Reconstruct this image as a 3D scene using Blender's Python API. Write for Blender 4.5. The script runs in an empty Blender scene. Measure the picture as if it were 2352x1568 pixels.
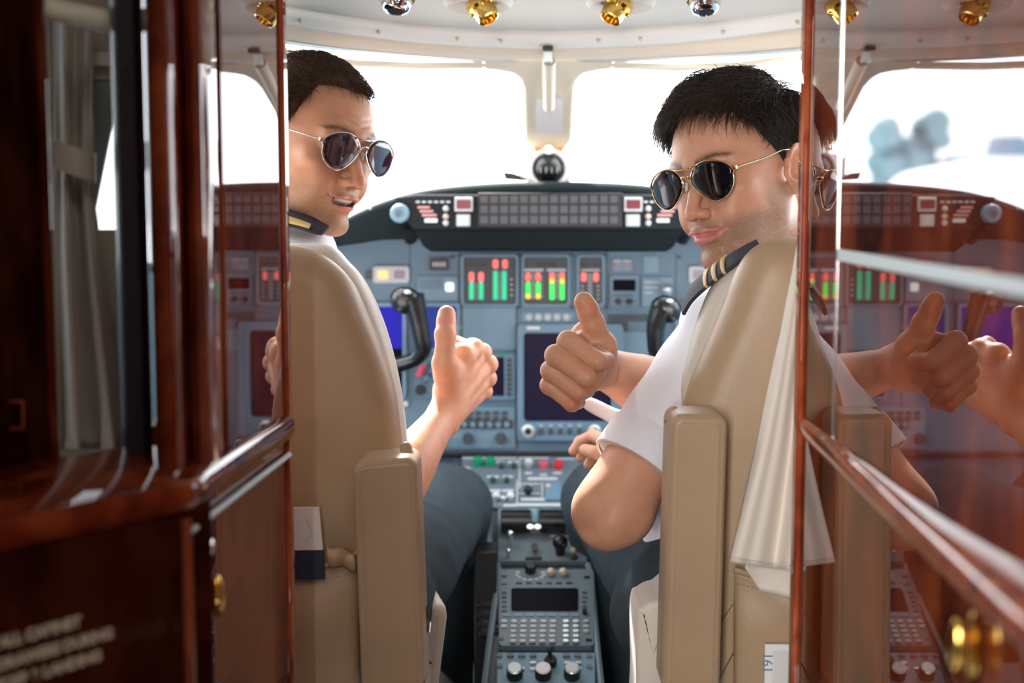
import bpy, math, random
import numpy as np
from mathutils import Vector, Matrix
random.seed(7); np.random.seed(7)
SC = bpy.context.scene
COL = SC.collection
pi = math.pi

# ------------------------------------------------------------------ camera, world, lights, exposure
F_PX, CX, CY = 3267.0, 1176.0, 784.0
PITCH = math.atan(0.1022)
CAM = Vector((0.0, 0.0, 1.25))
cd = bpy.data.cameras.new('camera'); cam = bpy.data.objects.new('camera', cd); COL.objects.link(cam)
cd.sensor_width = 36.0; cd.lens = F_PX * 36.0 / 2352.0
cam.location = CAM; cam.rotation_euler = (pi / 2 - PITCH, 0, 0)
cd.clip_start = 0.02; cd.clip_end = 500
cd.dof.use_dof = True; cd.dof.focus_distance = 1.74; cd.dof.aperture_fstop = 3.1
SC.camera = cam

w = bpy.data.worlds.new('world'); SC.world = w; w.use_nodes = True
nt = w.node_tree; nt.nodes.clear()
out = nt.nodes.new('ShaderNodeOutputWorld'); bg = nt.nodes.new('ShaderNodeBackground')
bg.inputs['Color'].default_value = (0.93, 0.97, 1.0, 1); bg.inputs['Strength'].default_value = 5.6
nt.links.new(bg.outputs[0], out.inputs[0])

def area(name, loc, target, sx, sy, energy, color=(1, 1, 1)):
    l = bpy.data.lights.new(name, 'AREA'); l.shape = 'RECTANGLE'; l.size = sx; l.size_y = sy
    l.energy = energy; l.color = color
    o = bpy.data.objects.new(name, l); COL.objects.link(o); o.location = loc
    d = Vector(target) - Vector(loc); o.rotation_euler = d.to_track_quat('-Z', 'Y').to_euler()
    return o
# soft daylight from the cabin windows behind the photographer, and the bright windscreen daylight
area('cabin_daylight', (-0.33, -0.80, 1.30), (0.22, 1.7, 1.00), 0.30, 0.8, 36.0, (1.0, 0.97, 0.93))
area('face_fill_light', (0.0, 0.15, 1.95), (0.0, 1.9, 1.2), 0.5, 0.4, 2.0, (1.0, 0.96, 0.90))  # added soft fill from above, mostly for the faces; no known lamp there
sun = bpy.data.lights.new('sun', 'SUN'); sun.energy = 17.0; sun.angle = math.radians(6); sun.color = (1.0, 0.96, 0.9)
so = bpy.data.objects.new('sun', sun); COL.objects.link(so)
so.rotation_euler = (Vector((0.0, 0, 0)) - Vector((-0.38, 1.6, 1.40))).to_track_quat('-Z', 'Y').to_euler()

vs = SC.view_settings
SC.display_settings.display_device = 'sRGB'
vs.view_transform = 'Standard'; vs.look = 'None'; vs.gamma = 1.0; vs.use_curve_mapping = False; vs.exposure = 0.47
SC.cycles.use_denoising = True
SC.cycles.max_bounces = 7; SC.cycles.diffuse_bounces = 4; SC.cycles.glossy_bounces = 4
SC.cycles.sample_clamp_indirect = 6.0; SC.cycles.caustics_reflective = False; SC.cycles.caustics_refractive = False

# ------------------------------------------------------------------ helpers
_F = Vector((0, math.cos(PITCH), -math.sin(PITCH))); _U = Vector((0, math.sin(PITCH), math.cos(PITCH)))
def at(px, py, Y):
    d = _F + Vector((1, 0, 0)) * ((px - CX) / F_PX) - _U * ((py - CY) / F_PX)
    return CAM + d * (Y / d.y)

def srgb(r, g, b):
    f = lambda c: (c / 255 / 12.92) if c / 255 <= .04045 else ((c / 255 + .055) / 1.055) ** 2.4
    return (f(r), f(g), f(b))

MATS = {}
def mat(name, color, rough=0.5, metal=0.0, coat=0.0, coat_rough=0.03, emit=None, emit_s=0.0, spec=0.5,
        noise=None, bump=None, sss=0.0, attr=False, ior=1.5, coat_ior=1.5, sheen=0.0, alpha=1.0, trans=0.0):
    """noise=(scale, amount) varies the colour; bump=(scale, strength, distance)"""
    m = bpy.data.materials.new(name); m.use_nodes = True; MATS[name] = m
    t = m.node_tree; p = t.nodes['Principled BSDF']
    p.inputs['Base Color'].default_value = (*color, 1); p.inputs['Roughness'].default_value = rough
    p.inputs['Metallic'].default_value = metal; p.inputs['IOR'].default_value = ior
    p.inputs['Specular IOR Level'].default_value = spec
    p.inputs['Coat Weight'].default_value = coat; p.inputs['Coat Roughness'].default_value = coat_rough
    p.inputs['Coat IOR'].default_value = coat_ior; p.inputs['Sheen Weight'].default_value = sheen
    p.inputs['Transmission Weight'].default_value = trans
    if emit: p.inputs['Emission Color'].default_value = (*emit, 1); p.inputs['Emission Strength'].default_value = emit_s
    if sss:
        p.inputs['Subsurface Weight'].default_value = sss; p.inputs['Subsurface Radius'].default_value = (1.0, 0.32, 0.16)
        p.inputs['Subsurface Scale'].default_value = 0.006
    tc = t.nodes.new('ShaderNodeTexCoord'); src = None
    if attr:
        a = t.nodes.new('ShaderNodeAttribute'); a.attribute_name = 'Col'; src = a.outputs['Color']
        t.links.new(src, p.inputs['Base Color'])
    if noise:
        n = t.nodes.new('ShaderNodeTexNoise'); n.inputs['Scale'].default_value = noise[0]; n.inputs['Detail'].default_value = 4
        t.links.new(tc.outputs['Object'], n.inputs['Vector'])
        mr = t.nodes.new('ShaderNodeMapRange'); mr.inputs['From Min'].default_value = .3; mr.inputs['From Max'].default_value = .7
        mr.inputs['To Min'].default_value = 1 - noise[1]; mr.inputs['To Max'].default_value = 1 + noise[1]
        t.links.new(n.outputs['Fac'], mr.inputs['Value'])
        mx = t.nodes.new('ShaderNodeVectorMath'); mx.operation = 'SCALE'
        if src is None: mx.inputs[0].default_value = color
        else: t.links.new(src, mx.inputs[0])
        t.links.new(mr.outputs[0], mx.inputs['Scale']); t.links.new(mx.outputs[0], p.inputs['Base Color'])
    if bump:
        n2 = t.nodes.new('ShaderNodeTexNoise'); n2.inputs['Scale'].default_value = bump[0]; n2.inputs['Detail'].default_value = 3
        t.links.new(tc.outputs['Object'], n2.inputs['Vector'])
        b = t.nodes.new('ShaderNodeBump'); b.inputs['Strength'].default_value = bump[1]; b.inputs['Distance'].default_value = bump[2]
        t.links.new(n2.outputs['Fac'], b.inputs['Height']); t.links.new(b.outputs[0], p.inputs['Normal'])
    return m

def wood_mat(name, dark, mid, light, scale=9.0, rough=.35, coat_ior=1.55, coat_rough=0.012):
    m = mat(name, mid, rough=rough, coat=1.0, coat_rough=coat_rough, coat_ior=coat_ior, spec=0)
    t = m.node_tree; p = t.nodes['Principled BSDF']
    tc = t.nodes.new('ShaderNodeTexCoord'); mp = t.nodes.new('ShaderNodeMapping'); mp.inputs['Scale'].default_value = (1, 1, .45)
    n = t.nodes.new('ShaderNodeTexNoise'); n.inputs['Scale'].default_value = scale; n.inputs['Detail'].default_value = 7
    n.inputs['Distortion'].default_value = 1.4; n.inputs['Roughness'].default_value = .62
    r = t.nodes.new('ShaderNodeValToRGB'); e = r.color_ramp.elements
    e[0].position = .33; e[0].color = (*dark, 1); e[1].position = .70; e[1].color = (*light, 1)
    k = e.new(.5); k.color = (*mid, 1)
    t.links.new(tc.outputs['Object'], mp.inputs[0]); t.links.new(mp.outputs[0], n.inputs['Vector'])
    t.links.new(n.outputs['Fac'], r.inputs[0]); t.links.new(r.outputs[0], p.inputs['Base Color'])
    return m

mat('cream', (.62, .565, .455), .6, bump=(60, .1, .002))
mat('headliner', (.64, .575, .465), .75, bump=(220, .15, .001))
mat('trimwhite', (.72, .73, .69), .45)
mat('ceilingw', (.72, .685, .62), .6)
mat('leather', (.42, .29, .178), .42, noise=(14, .05), bump=(420, .35, .0006), spec=.4)
mat('leather_light', (.62, .58, .51), .45, noise=(12, .04), bump=(380, .45, .0008))
mat('stitch', (.36, .26, .17), .6)
mat('cloth_beige', (.78, .70, .62), .75, sheen=.3, bump=(300, .12, .0008))
mat('curtain', (.42, .36, .29), .8, sheen=.3, bump=(300, .12, .001))
mat('panelblue', (.125, .215, .29), .5, noise=(8, .05))
mat('panelblue2', (.18, .31, .40), .45)
mat('panelframe', (.15, .27, .36), .35)
mat('paneldark', (.062, .075, .085), .5)
mat('pedgrey', (.14, .19, .225), .45, noise=(20, .06))
mat('hood', (.009, .015, .017), .8, spec=.12, bump=(150, .3, .001))
mat('hoodface', (.020, .026, .030), .7, spec=.15)
mat('black', (.008, .009, .011), .35)
mat('blackgloss', (.005, .006, .007), .3, coat=.25)
mat('annun', (.075, .085, .10), .4)
mat('annunbed', (.022, .020, .026), .4)
mat('screen', (.005, .005, .010), .5, spec=.06)
mat('screenblue', (.01, .012, .1), .6, spec=.06, emit=(.03, .02, .50), emit_s=.6)
mat('screenblue2', (.01, .015, .06), .6, spec=.06, emit=(.03, .05, .28), emit_s=.7)
mat('screenpurple', (.008, .006, .016), .4, spec=.15, emit=(.03, .02, .10), emit_s=.12)
mat('white', (.8, .8, .8), .5)
mat('labelwhite', (.55, .60, .62), .5)
mat('pink', (.62, .32, .33), .5)
mat('redlens', (.20, .03, .045), .3)
mat('redlamp', (.9, .15, .12), .3, emit=(1, .12, .12), emit_s=.75)
mat('greenlamp', (.0, .5, .25), .3, emit=(.0, .50, .24), emit_s=.62)
mat('limelamp', (.05, .8, .1), .3, emit=(.03, .85, .09), emit_s=.72)
mat('amberlamp', (.8, .5, .05), .3, emit=(.9, .55, .05), emit_s=.7)
mat('orangelamp', (.8, .4, .12), .3, emit=(1, .48, .16), emit_s=.8)
mat('mauve', (.28, .2, .25), .3)
mat('whitelamp', (.8, .85, .85), .3, emit=(.8, .9, .9), emit_s=.8)
mat('greenknob', (.01, .30, .15), .35)
mat('greendark', (.02, .09, .04), .4)
mat('redknob', (.62, .03, .04), .35)
mat('pinkknob', (.75, .10, .16), .35)
mat('creamknob', (.62, .52, .38), .4)
mat('orange', (.85, .22, .05), .5)
mat('chrome', (.75, .76, .78), .12, metal=1)
mat('satin', (.62, .70, .70), .3, metal=.6)
mat('gold', (.90, .60, .16), .16, metal=1)
mat('goldframe', (.90, .66, .38), .18, metal=1)
mat('silverframe', (.82, .74, .68), .18, metal=1)
mat('lensdark', (.004, .005, .009), .02, spec=.4, coat=.25, coat_ior=1.5, coat_rough=.01)
mat('lenspurple', (.035, .014, .028), .02, coat=.5, coat_ior=1.5, coat_rough=.01)
mat('shirt', (.80, .82, .90), .8, sheen=.2, bump=(260, .10, .0006), sss=.0)
mat('navy', (.022, .03, .045), .7, bump=(500, .3, .0006))
mat('goldbraid', (.62, .43, .17), .45, bump=(900, .5, .0006))
mat('trousers', (.042, .058, .070), .9, spec=.15, noise=(40, .10), bump=(60, .2, .003))
mat('skin', (.6, .35, .22), .46, sss=.22, attr=True, noise=(70, .05), bump=(420, .25, .0007), spec=.4)
mat('hairdark', (.026, .016, .011), .45, spec=.4)
mat('hairbrown', (.085, .050, .031), .6, spec=.2)
mat('paper', (.72, .70, .70), .7)
mat('papernavy', (.015, .02, .05), .5)
mat('floor', (.02, .02, .022), .8)
mat('shade', (.19, .23, .22), .7)
mat('carpet', (.03, .028, .03), .9)
mat('purpledark', (.022, .014, .020), .45, coat=.12, spec=.3)
mat('apron', (.80, .83, .85), .8)
mat('farblue', (.16, .27, .36), .7)
mat('fartree', (.14, .24, .28), .8)
mat('farwhite', (.8, .82, .83), .6)
mat('lettering', (.52, .47, .36), .5)
mat('bulkwood', (.11, .042, .020), .55)
mat('niche', (.22, .17, .13), .7)
mat('cablight', (.8, .8, .8), .5, emit=(.9, .97, 1.0), emit_s=1.1)
wood_mat('burl', (.030, .004, .002), (.135, .020, .007), (.30, .062, .018))
wood_mat('burl_dark', (.006, .0015, .001), (.020, .004, .002), (.060, .014, .005), scale=12, coat_ior=1.7)
wood_mat('burl_red', (.09, .014, .007), (.30, .055, .020), (.48, .12, .04), scale=14, coat_ior=1.5)

def stubble_nodes(name, col):
    t = MATS[name].node_tree; p = t.nodes['Principled BSDF']; l = p.inputs['Base Color'].links[0]; src = l.from_socket
    a = t.nodes.new('ShaderNodeAttribute'); a.attribute_name = 'Col'; tc = t.nodes.new('ShaderNodeTexCoord')
    n = t.nodes.new('ShaderNodeTexNoise'); n.inputs['Scale'].default_value = 1100; n.inputs['Detail'].default_value = 2
    t.links.new(tc.outputs['Object'], n.inputs['Vector'])
    mr = t.nodes.new('ShaderNodeMapRange'); mr.inputs['From Min'].default_value = .38; mr.inputs['From Max'].default_value = .62
    mr.inputs['To Min'].default_value = .35; mr.inputs['To Max'].default_value = 1.0; t.links.new(n.outputs['Fac'], mr.inputs['Value'])
    i = t.nodes.new('ShaderNodeMath'); i.operation = 'SUBTRACT'; i.inputs[0].default_value = 1; t.links.new(a.outputs['Alpha'], i.inputs[1])
    m = t.nodes.new('ShaderNodeMath'); m.operation = 'MULTIPLY'; t.links.new(i.outputs[0], m.inputs[0]); t.links.new(mr.outputs[0], m.inputs[1])
    x = t.nodes.new('ShaderNodeMix'); x.data_type = 'RGBA'; t.links.new(m.outputs[0], x.inputs['Factor']); t.links.new(src, x.inputs['A']); x.inputs['B'].default_value = (*col, 1)
    t.links.new(x.outputs['Result'], p.inputs['Base Color'])
stubble_nodes('skin', (.13, .095, .075))

# ------------------------------------------------------------------ mesh builder
class MB:
    def __init__(s): s.v = []; s.f = []
    def addm(s, vs_, fs):
        n = len(s.v); s.v.extend([tuple(x) for x in vs_]); s.f.extend([tuple(i + n for i in q) for q in fs]); return s
    def box(s, c, d, R=None):
        c = Vector(c); x, y, z = (k / 2 for k in d); q = []
        for i in (-1, 1):
            for j in (-1, 1):
                for k in (-1, 1):
                    p = Vector((i * x, j * y, k * z)); p = (R @ p) if R is not None else p; q.append(c + p)
        return s.addm(q, [(0, 1, 3, 2), (4, 6, 7, 5), (0, 4, 5, 1), (2, 3, 7, 6), (0, 2, 6, 4), (1, 5, 7, 3)])
    def prism(s, poly, off):
        """poly: 3D points of a flat outline; off: extrusion vector"""
        n = len(poly); off = Vector(off); a = [Vector(p) for p in poly]; b = [p + off for p in a]
        fs = [tuple(range(n)), tuple(range(2 * n - 1, n - 1, -1))] + [(i, i + n, (i + 1) % n + n, (i + 1) % n) for i in range(n)]
        return s.addm(a + b, fs)
    def ring(s, outer, inner, off):
        n = len(outer); off = Vector(off)
        A = [Vector(p) for p in outer]; B = [Vector(p) for p in inner]
        vs_ = A + B + [p + off for p in A] + [p + off for p in B]; fs = []
        for i in range(n):
            j = (i + 1) % n
            fs += [(i, j, n + j, n + i), (2 * n + i, 3 * n + i, 3 * n + j, 2 * n + j), (i, 2 * n + i, 2 * n + j, j), (n + i, n + j, 3 * n + j, 3 * n + i)]
        return s.addm(vs_, fs)
    def cyl(s, a, b, r0, r1=None, n=20, caps=True):
        r1 = r0 if r1 is None else r1
        return s.tube([a, b], [r0, r1], n, caps)
    def tube(s, path, rad, n=12, caps=True, flat=None, closed=False):
        P = [Vector(p) for p in path]; m = len(P)
        if not hasattr(rad, '__len__'): rad = [rad] * m
        T = []
        for i in range(m):
            if closed: d = P[(i + 1) % m] - P[i - 1]
            else: d = P[min(i + 1, m - 1)] - P[max(i - 1, 0)]
            T.append(d.normalized() if d.length > 1e-9 else Vector((0, 0, 1)))
        u = Vector((0, 0, 1)) if abs(T[0].z) < .9 else Vector((1, 0, 0))
        vs_ = []; 
        for i in range(m):
            u = (u - T[i] * u.dot(T[i])).normalized(); w_ = T[i].cross(u)
            fl = 1.0 if flat is None else flat
            for k in range(n):
                a = 2 * pi * k / n; vs_.append(P[i] + (u * math.cos(a) * fl + w_ * math.sin(a)) * rad[i])
        fs = []
        for i in range(m if closed else m - 1):
            j = (i + 1) % m
            for k in range(n): fs.append((i * n + k, i * n + (k + 1) % n, j * n + (k + 1) % n, j * n + k))
        if caps and not closed: fs += [tuple(range(n - 1, -1, -1)), tuple(range((m - 1) * n, m * n))]
        return s.addm(vs_, fs)
    def grid(s, fn, nu, nv, closed_u=False):
        vs_ = [fn(i / (nu if closed_u else nu - 1), j / (nv - 1)) for i in range(nu) for j in range(nv)]; fs = []
        for i in range(nu if closed_u else nu - 1):
            for j in range(nv - 1):
                a = i * nv + j; b = ((i + 1) % nu) * nv + j; fs.append((a, b, b + 1, a + 1))
        return s.addm(vs_, fs)
    def sphere(s, c, r, nu=24, nv=16, R=None):
        c = Vector(c); r = r if hasattr(r, '__len__') else (r, r, r)
        def fn(u, v):
            a = 2 * pi * u; t = pi * (v * .9998 + .0001); p = Vector((r[0] * math.sin(t) * math.cos(a), r[1] * math.sin(t) * math.sin(a), r[2] * math.cos(t)))
            return c + (R @ p if R is not None else p)
        return s.grid(fn, nu, nv, True)
    def lathe(s, c, axis, prof, n=32):
        """prof: (radius, height) pairs along axis"""
        c = Vector(c); ax = Vector(axis).normalized(); u = ax.orthogonal().normalized(); w_ = ax.cross(u)
        def fn(a, t):
            i = min(int(round(t * (len(prof) - 1))), len(prof) - 1); r, h = prof[i]; a *= 2 * pi
            return c + ax * h + (u * math.cos(a) + w_ * math.sin(a)) * max(r, 1e-5)
        return s.grid(fn, n, len(prof), True)

WL = {}
def world_loc(o): return WL.get(o.name, Vector((0, 0, 0))) if o else Vector((0, 0, 0))
def obj(name, mb, material, parent=None, smooth=True, bevel=0, solid=0, subsurf=0, seg=2, auto=38, offset=0):
    me = bpy.data.meshes.new(name); L = world_loc(parent)
    me.from_pydata([(x - L.x, y - L.y, z - L.z) for x, y, z in mb.v], [], mb.f); me.update()
    o = bpy.data.objects.new(name, me); COL.objects.link(o)
    fix_normals(me)
    me.materials.append(MATS[material])
    if parent: o.parent = parent
    WL[o.name] = L.copy()
    if smooth: me.shade_smooth()
    if solid:
        q = o.modifiers.new('solid', 'SOLIDIFY'); q.thickness = solid; q.offset = offset
    if bevel:
        q = o.modifiers.new('bevel', 'BEVEL'); q.width = bevel; q.segments = seg; q.limit_method = 'ANGLE'; q.angle_limit = math.radians(35)
    if subsurf:
        q = o.modifiers.new('sub', 'SUBSURF'); q.levels = subsurf; q.render_levels = subsurf
    elif smooth and auto:
        me.set_sharp_from_angle(angle=math.radians(auto))
    return o
def fix_normals(me):
    import bmesh
    b = bmesh.new(); b.from_mesh(me); bmesh.ops.recalc_face_normals(b, faces=b.faces); b.to_mesh(me); b.free()
def thing(name, label, cat, loc=(0, 0, 0), group=None):
    o = bpy.data.objects.new(name, None); COL.objects.link(o); o.location = loc; o.empty_display_size = .02
    WL[o.name] = Vector(loc); return tag(o, label, cat, group)
def tag(o, label, cat, group=None):
    o['label'] = label; o['category'] = cat
    if group: o['group'] = group
    return o
def struct(o): o['kind'] = 'structure'; return o
def np_obj(name, V, Fq, material, parent=None, C=None):
    me = bpy.data.meshes.new(name); L = world_loc(parent); V = V - np.array(L)
    me.vertices.add(len(V)); me.vertices.foreach_set('co', V.astype(np.float32).ravel())
    n = len(Fq); k = Fq.shape[1]; me.loops.add(n * k); me.loops.foreach_set('vertex_index', Fq.astype(np.int32).ravel())
    me.polygons.add(n); me.polygons.foreach_set('loop_start', np.arange(0, n * k, k, dtype=np.int32))
    me.polygons.foreach_set('loop_total', np.full(n, k, dtype=np.int32)); me.update(calc_edges=True); me.validate()
    if C is not None:
        a = me.attributes.new('Col', 'FLOAT_COLOR', 'POINT')
        a.data.foreach_set('color', C.astype(np.float32).ravel())
    me.materials.append(MATS[material]); me.shade_smooth()
    o = bpy.data.objects.new(name, me); COL.objects.link(o)
    if parent: o.parent = parent
    WL[o.name] = L.copy(); return o

def rrect(x0, y0, x1, y1, r, n=4):
    r = min(r, (x1 - x0) / 2, (y1 - y0) / 2); pts = []
    for cx_, cy_, a0 in ((x1 - r, y0 + r, -pi / 2), (x1 - r, y1 - r, 0), (x0 + r, y1 - r, pi / 2), (x0 + r, y0 + r, pi)):
        for k in range(n + 1):
            a = a0 + pi / 2 * k / n; pts.append((cx_ + r * math.cos(a), cy_ + r * math.sin(a)))
    return pts
def spline(pts, n):
    """Catmull-Rom through pts -> n samples"""
    P = [Vector(p) for p in pts]; m = len(P) - 1; out_ = []
    for i in range(n):
        t = i / (n - 1) * m; k = min(int(t), m - 1); u = t - k
        p0 = P[max(k - 1, 0)]; p1 = P[k]; p2 = P[k + 1]; p3 = P[min(k + 2, m)]
        out_.append(.5 * ((2 * p1) + (p2 - p0) * u + (2 * p0 - 5 * p1 + 4 * p2 - p3) * u * u + (3 * p1 - p0 - 3 * p2 + p3) * u ** 3))
    return out_
def interp(x, xs, ys): return float(np.interp(x, xs, ys))
def pillow(mb, outline, depth, bev, bulge=0.0, n=5, along=Vector((0, 1, 0))):
    """rounded slab: outline (3D points of a flat closed curve facing -along), thickness depth, edge radius bev, front bulge"""
    P = [Vector(p) for p in outline]; N = len(P); c = sum(P, Vector()) / N; al = Vector(along).normalized()
    nrm = []
    for i in range(N):
        t = (P[(i + 1) % N] - P[i - 1]).normalized(); q = t.cross(al); q.normalize()
        nrm.append(q if q.dot(P[i] - c) > 0 else q)
    if sum(nrm[i].dot(P[i] - c) for i in range(N)) < 0: nrm = [-q for q in nrm]
    rings = []
    for sc_ in (.02, .3, .55, .78, .92, .97):
        rings.append([c + (P[i] - nrm[i] * bev - c) * sc_ - al * bulge * (1 - sc_ ** 2) for i in range(N)])
    for k in range(n + 1):
        a = pi / 2 * k / n; rings.append([P[i] - nrm[i] * bev * (1 - math.sin(a)) + al * bev * (1 - math.cos(a)) for i in range(N)])
    for k in range(n + 1):
        a = pi / 2 * k / n; rings.append([P[i] - nrm[i] * bev * (1 - math.cos(a)) + al * (depth - bev + bev * math.sin(a)) for i in range(N)])
    for sc_ in (.88, .5, .02):
        rings.append([c + (P[i] - nrm[i] * bev - c) * sc_ + al * depth for i in range(N)])
    vs_ = [p for r_ in rings for p in r_]; fs = []
    for r_ in range(len(rings) - 1):
        for i in range(N):
            j = (i + 1) % N; fs.append((r_ * N + i, r_ * N + j, (r_ + 1) * N + j, (r_ + 1) * N + i))
    fs.append(tuple(range(N))); fs.append(tuple(range((len(rings) - 1) * N, len(rings) * N))[::-1])
    mb.addm(vs_, fs); return mb
def pxp(pts, Y): return [at(x, y, Y(x, y) if callable(Y) else Y) for x, y in pts]

def mesh_text(o, parent, M):
    """font curve -> plain mesh child"""
    dg = bpy.context.evaluated_depsgraph_get(); dg.update(); me = bpy.data.meshes.new_from_object(o.evaluated_get(dg)); nm = o.name.split('.')[0]; mt = o.data.materials[0]
    bpy.data.objects.remove(o); q = bpy.data.objects.new(nm, me); COL.objects.link(q); q.parent = parent; q.matrix_local = M
    if not me.materials: me.materials.append(mt)
    return q
# ------------------------------------------------------------------ implicit modelling (bodies, cloth)
class Field:
    def __init__(s, lo, hi, h):
        s.lo = np.array(lo, float); s.h = h
        s.n = np.ceil((np.array(hi, float) - s.lo) / h).astype(int) + 1
        s.ax = [s.lo[i] + h * np.arange(s.n[i]) for i in range(3)]
        s.F = np.full(tuple(s.n), .05, np.float32)
    def like(s):
        g = Field.__new__(Field); g.lo = s.lo; g.h = s.h; g.n = s.n; g.ax = s.ax; g.F = np.full(tuple(s.n), .05, np.float32); return g
    def sub(s, lo, hi):
        sl = []
        for i in range(3):
            a = int(np.clip(math.floor((lo[i] - s.lo[i]) / s.h), 0, s.n[i])); b = int(np.clip(math.ceil((hi[i] - s.lo[i]) / s.h) + 1, 0, s.n[i]))
            sl.append(slice(a, b))
        g = np.meshgrid(*[s.ax[i][sl[i]] for i in range(3)], indexing='ij')
        return tuple(sl), np.stack(g, -1).astype(np.float32)
    def op(s, prim, k=.004, mode='u'):
        fn, lo, hi = prim; pad = k + .012
        sl, P = s.sub(np.array(lo) - pad, np.array(hi) + pad)
        if P.size == 0: return s
        d = fn(P); f = s.F[sl]
        if mode == 'u':
            h_ = np.clip(.5 + .5 * (f - d) / max(k, 1e-6), 0, 1); s.F[sl] = f * (1 - h_) + d * h_ - k * h_ * (1 - h_)
        else:
            h_ = np.clip(.5 - .5 * (f + d) / max(k, 1e-6), 0, 1); s.F[sl] = f * (1 - h_) - d * h_ + k * h_ * (1 - h_)
        return s
    def groove(s, pts, w_, amp):
        """pushes the surface in (amp>0) or out (amp<0) along a polyline"""
        pts = [np.array(p, float) for p in pts]; lo = np.min(pts, 0) - 3 * w_; hi = np.max(pts, 0) + 3 * w_
        sl, P = s.sub(lo, hi)
        if P.size == 0: return s
        D = None
        for a, b in zip(pts[:-1], pts[1:]):
            d = seg_dist(P, a, b)[0]; D = d if D is None else np.minimum(D, d)
        s.F[sl] += amp * np.exp(-(D / w_) ** 2); return s
    def mesh(s):
        F = s.F; S = F < 0
        nx, ny, nz = F.shape
        cs = [S[i:nx - 1 + i, j:ny - 1 + j, k:nz - 1 + k] for i in (0, 1) for j in (0, 1) for k in (0, 1)]
        anyp = np.logical_or.reduce(cs); allp = np.logical_and.reduce(cs); act = anyp & ~allp
        idx = np.full(act.shape, -1, np.int64); I = np.argwhere(act); idx[act] = np.arange(len(I))
        acc = np.zeros((len(I), 3)); cnt = np.zeros(len(I)); X, Y_, Z = I.T
        corners = [(i, j, k) for i in (0, 1) for j in (0, 1) for k in (0, 1)]
        val = {c: F[X + c[0], Y_ + c[1], Z + c[2]] for c in corners}
        for c in corners:
            for a in range(3):
                if c[a] == 0:
                    c2 = tuple(1 if q == a else c[q] for q in range(3)); v0 = val[c]; v1 = val[c2]
                    m = (v0 < 0) != (v1 < 0); t = np.where(m, v0 / np.where(m, v0 - v1, 1), 0)
                    p = np.tile(np.array(c, float), (len(I), 1)); p[:, a] = t
                    acc[m] += p[m]; cnt[m] += 1
        V = s.lo + s.h * (I + acc / np.maximum(cnt, 1)[:, None]); faces = []
        for a in range(3):
            b, c = (a + 1) % 3, (a + 2) % 3
            s0 = [slice(1, -1)] * 3; s0[a] = slice(0, -1); s1 = list(s0); s1[a] = slice(1, None)
            A = S[tuple(s0)]; B = S[tuple(s1)]; E = np.argwhere(A != B)
            if len(E) == 0: continue
            base = E + np.array([0 if q == a else 1 for q in range(3)])
            fl = A[tuple(E.T)]
            def cell(db, dc):
                q = base.copy(); q[:, b] -= db; q[:, c] -= dc; return idx[tuple(q.T)]
            q = np.stack([cell(1, 1), cell(0, 1), cell(0, 0), cell(1, 0)], 1)
            q[~fl] = q[~fl][:, ::-1]; faces.append(q)
        Fq = np.concatenate(faces); Fq = Fq[(Fq >= 0).all(1)]
        return V, Fq
def seg_dist(P, a, b):
    a = np.asarray(a, np.float32); b = np.asarray(b, np.float32); ab = b - a; t = np.clip(((P - a) @ ab) / max(float(ab @ ab), 1e-12), 0, 1)
    return np.linalg.norm(P - a - t[..., None] * ab, axis=-1), t
def ell(c, r, R=None):
    c = np.array(c, np.float32); r = np.array(r, np.float32); m = float(r.max())
    Rm = None if R is None else np.array(R, np.float32)
    def fn(P):
        q = P - c
        if Rm is not None: q = q @ Rm          # world -> local (R columns are the local axes)
        k0 = np.linalg.norm(q / r, axis=-1); k1 = np.linalg.norm(q / (r * r), axis=-1)
        return k0 * (k0 - 1) / np.maximum(k1, 1e-6)
    e = np.array([m] * 3) if R is not None else r
    return fn, c - e, c + e
def cone(a, b, ra, rb, squash=None):
    """tapered capsule; squash=(axis, factor) flattens the cross-section along a direction"""
    a = np.array(a, np.float32); b = np.array(b, np.float32); m = max(ra, rb) * 1.3
    def fn(P):
        ab = b - a; t = np.clip(((P - a) @ ab) / float(ab @ ab), 0, 1); q = P - a - t[..., None] * ab
        if squash is not None:
            ax = np.array(squash[0], np.float32); ax = ax / np.linalg.norm(ax); dd = q @ ax
            q = q + ax * (dd * (1 / squash[1] - 1))[..., None]
        return np.linalg.norm(q, axis=-1) - (ra + (rb - ra) * t)
    return fn, np.minimum(a, b) - m, np.maximum(a, b) + m
def limb(a, b, ts, rs, squash=None):
    """one straight limb whose radius follows rs over ts"""
    a = np.array(a, np.float32); b = np.array(b, np.float32); m = max(rs) * 1.3
    def fn(P):
        ab = b - a; t = np.clip(((P - a) @ ab) / float(ab @ ab), 0, 1); q = P - a - t[..., None] * ab
        if squash is not None:
            ax = np.array(squash[0], np.float32); u = ab / np.linalg.norm(ab); ax = ax - u * (ax @ u); ax /= np.linalg.norm(ax); dd = q @ ax
            sc_ = np.interp(t, (0, 1), squash[1]); q = q + ax * (dd * (1 / sc_ - 1))[..., None]
        return (np.linalg.norm(q, axis=-1) - np.interp(t, ts, rs)).astype(np.float32)
    return fn, np.minimum(a, b) - m, np.maximum(a, b) + m
def rotm(ax, deg): return np.array(Matrix.Rotation(math.radians(deg), 3, ax))
def sstep(x, a, b):
    t = np.clip((x - a) / (b - a), 0, 1); return t * t * (3 - 2 * t)
def g3(P, c, w_):
    """soft ellipsoidal mask"""
    w_ = np.array(w_); return np.exp(-(((P - np.array(c)) / w_) ** 2).sum(-1))
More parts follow.
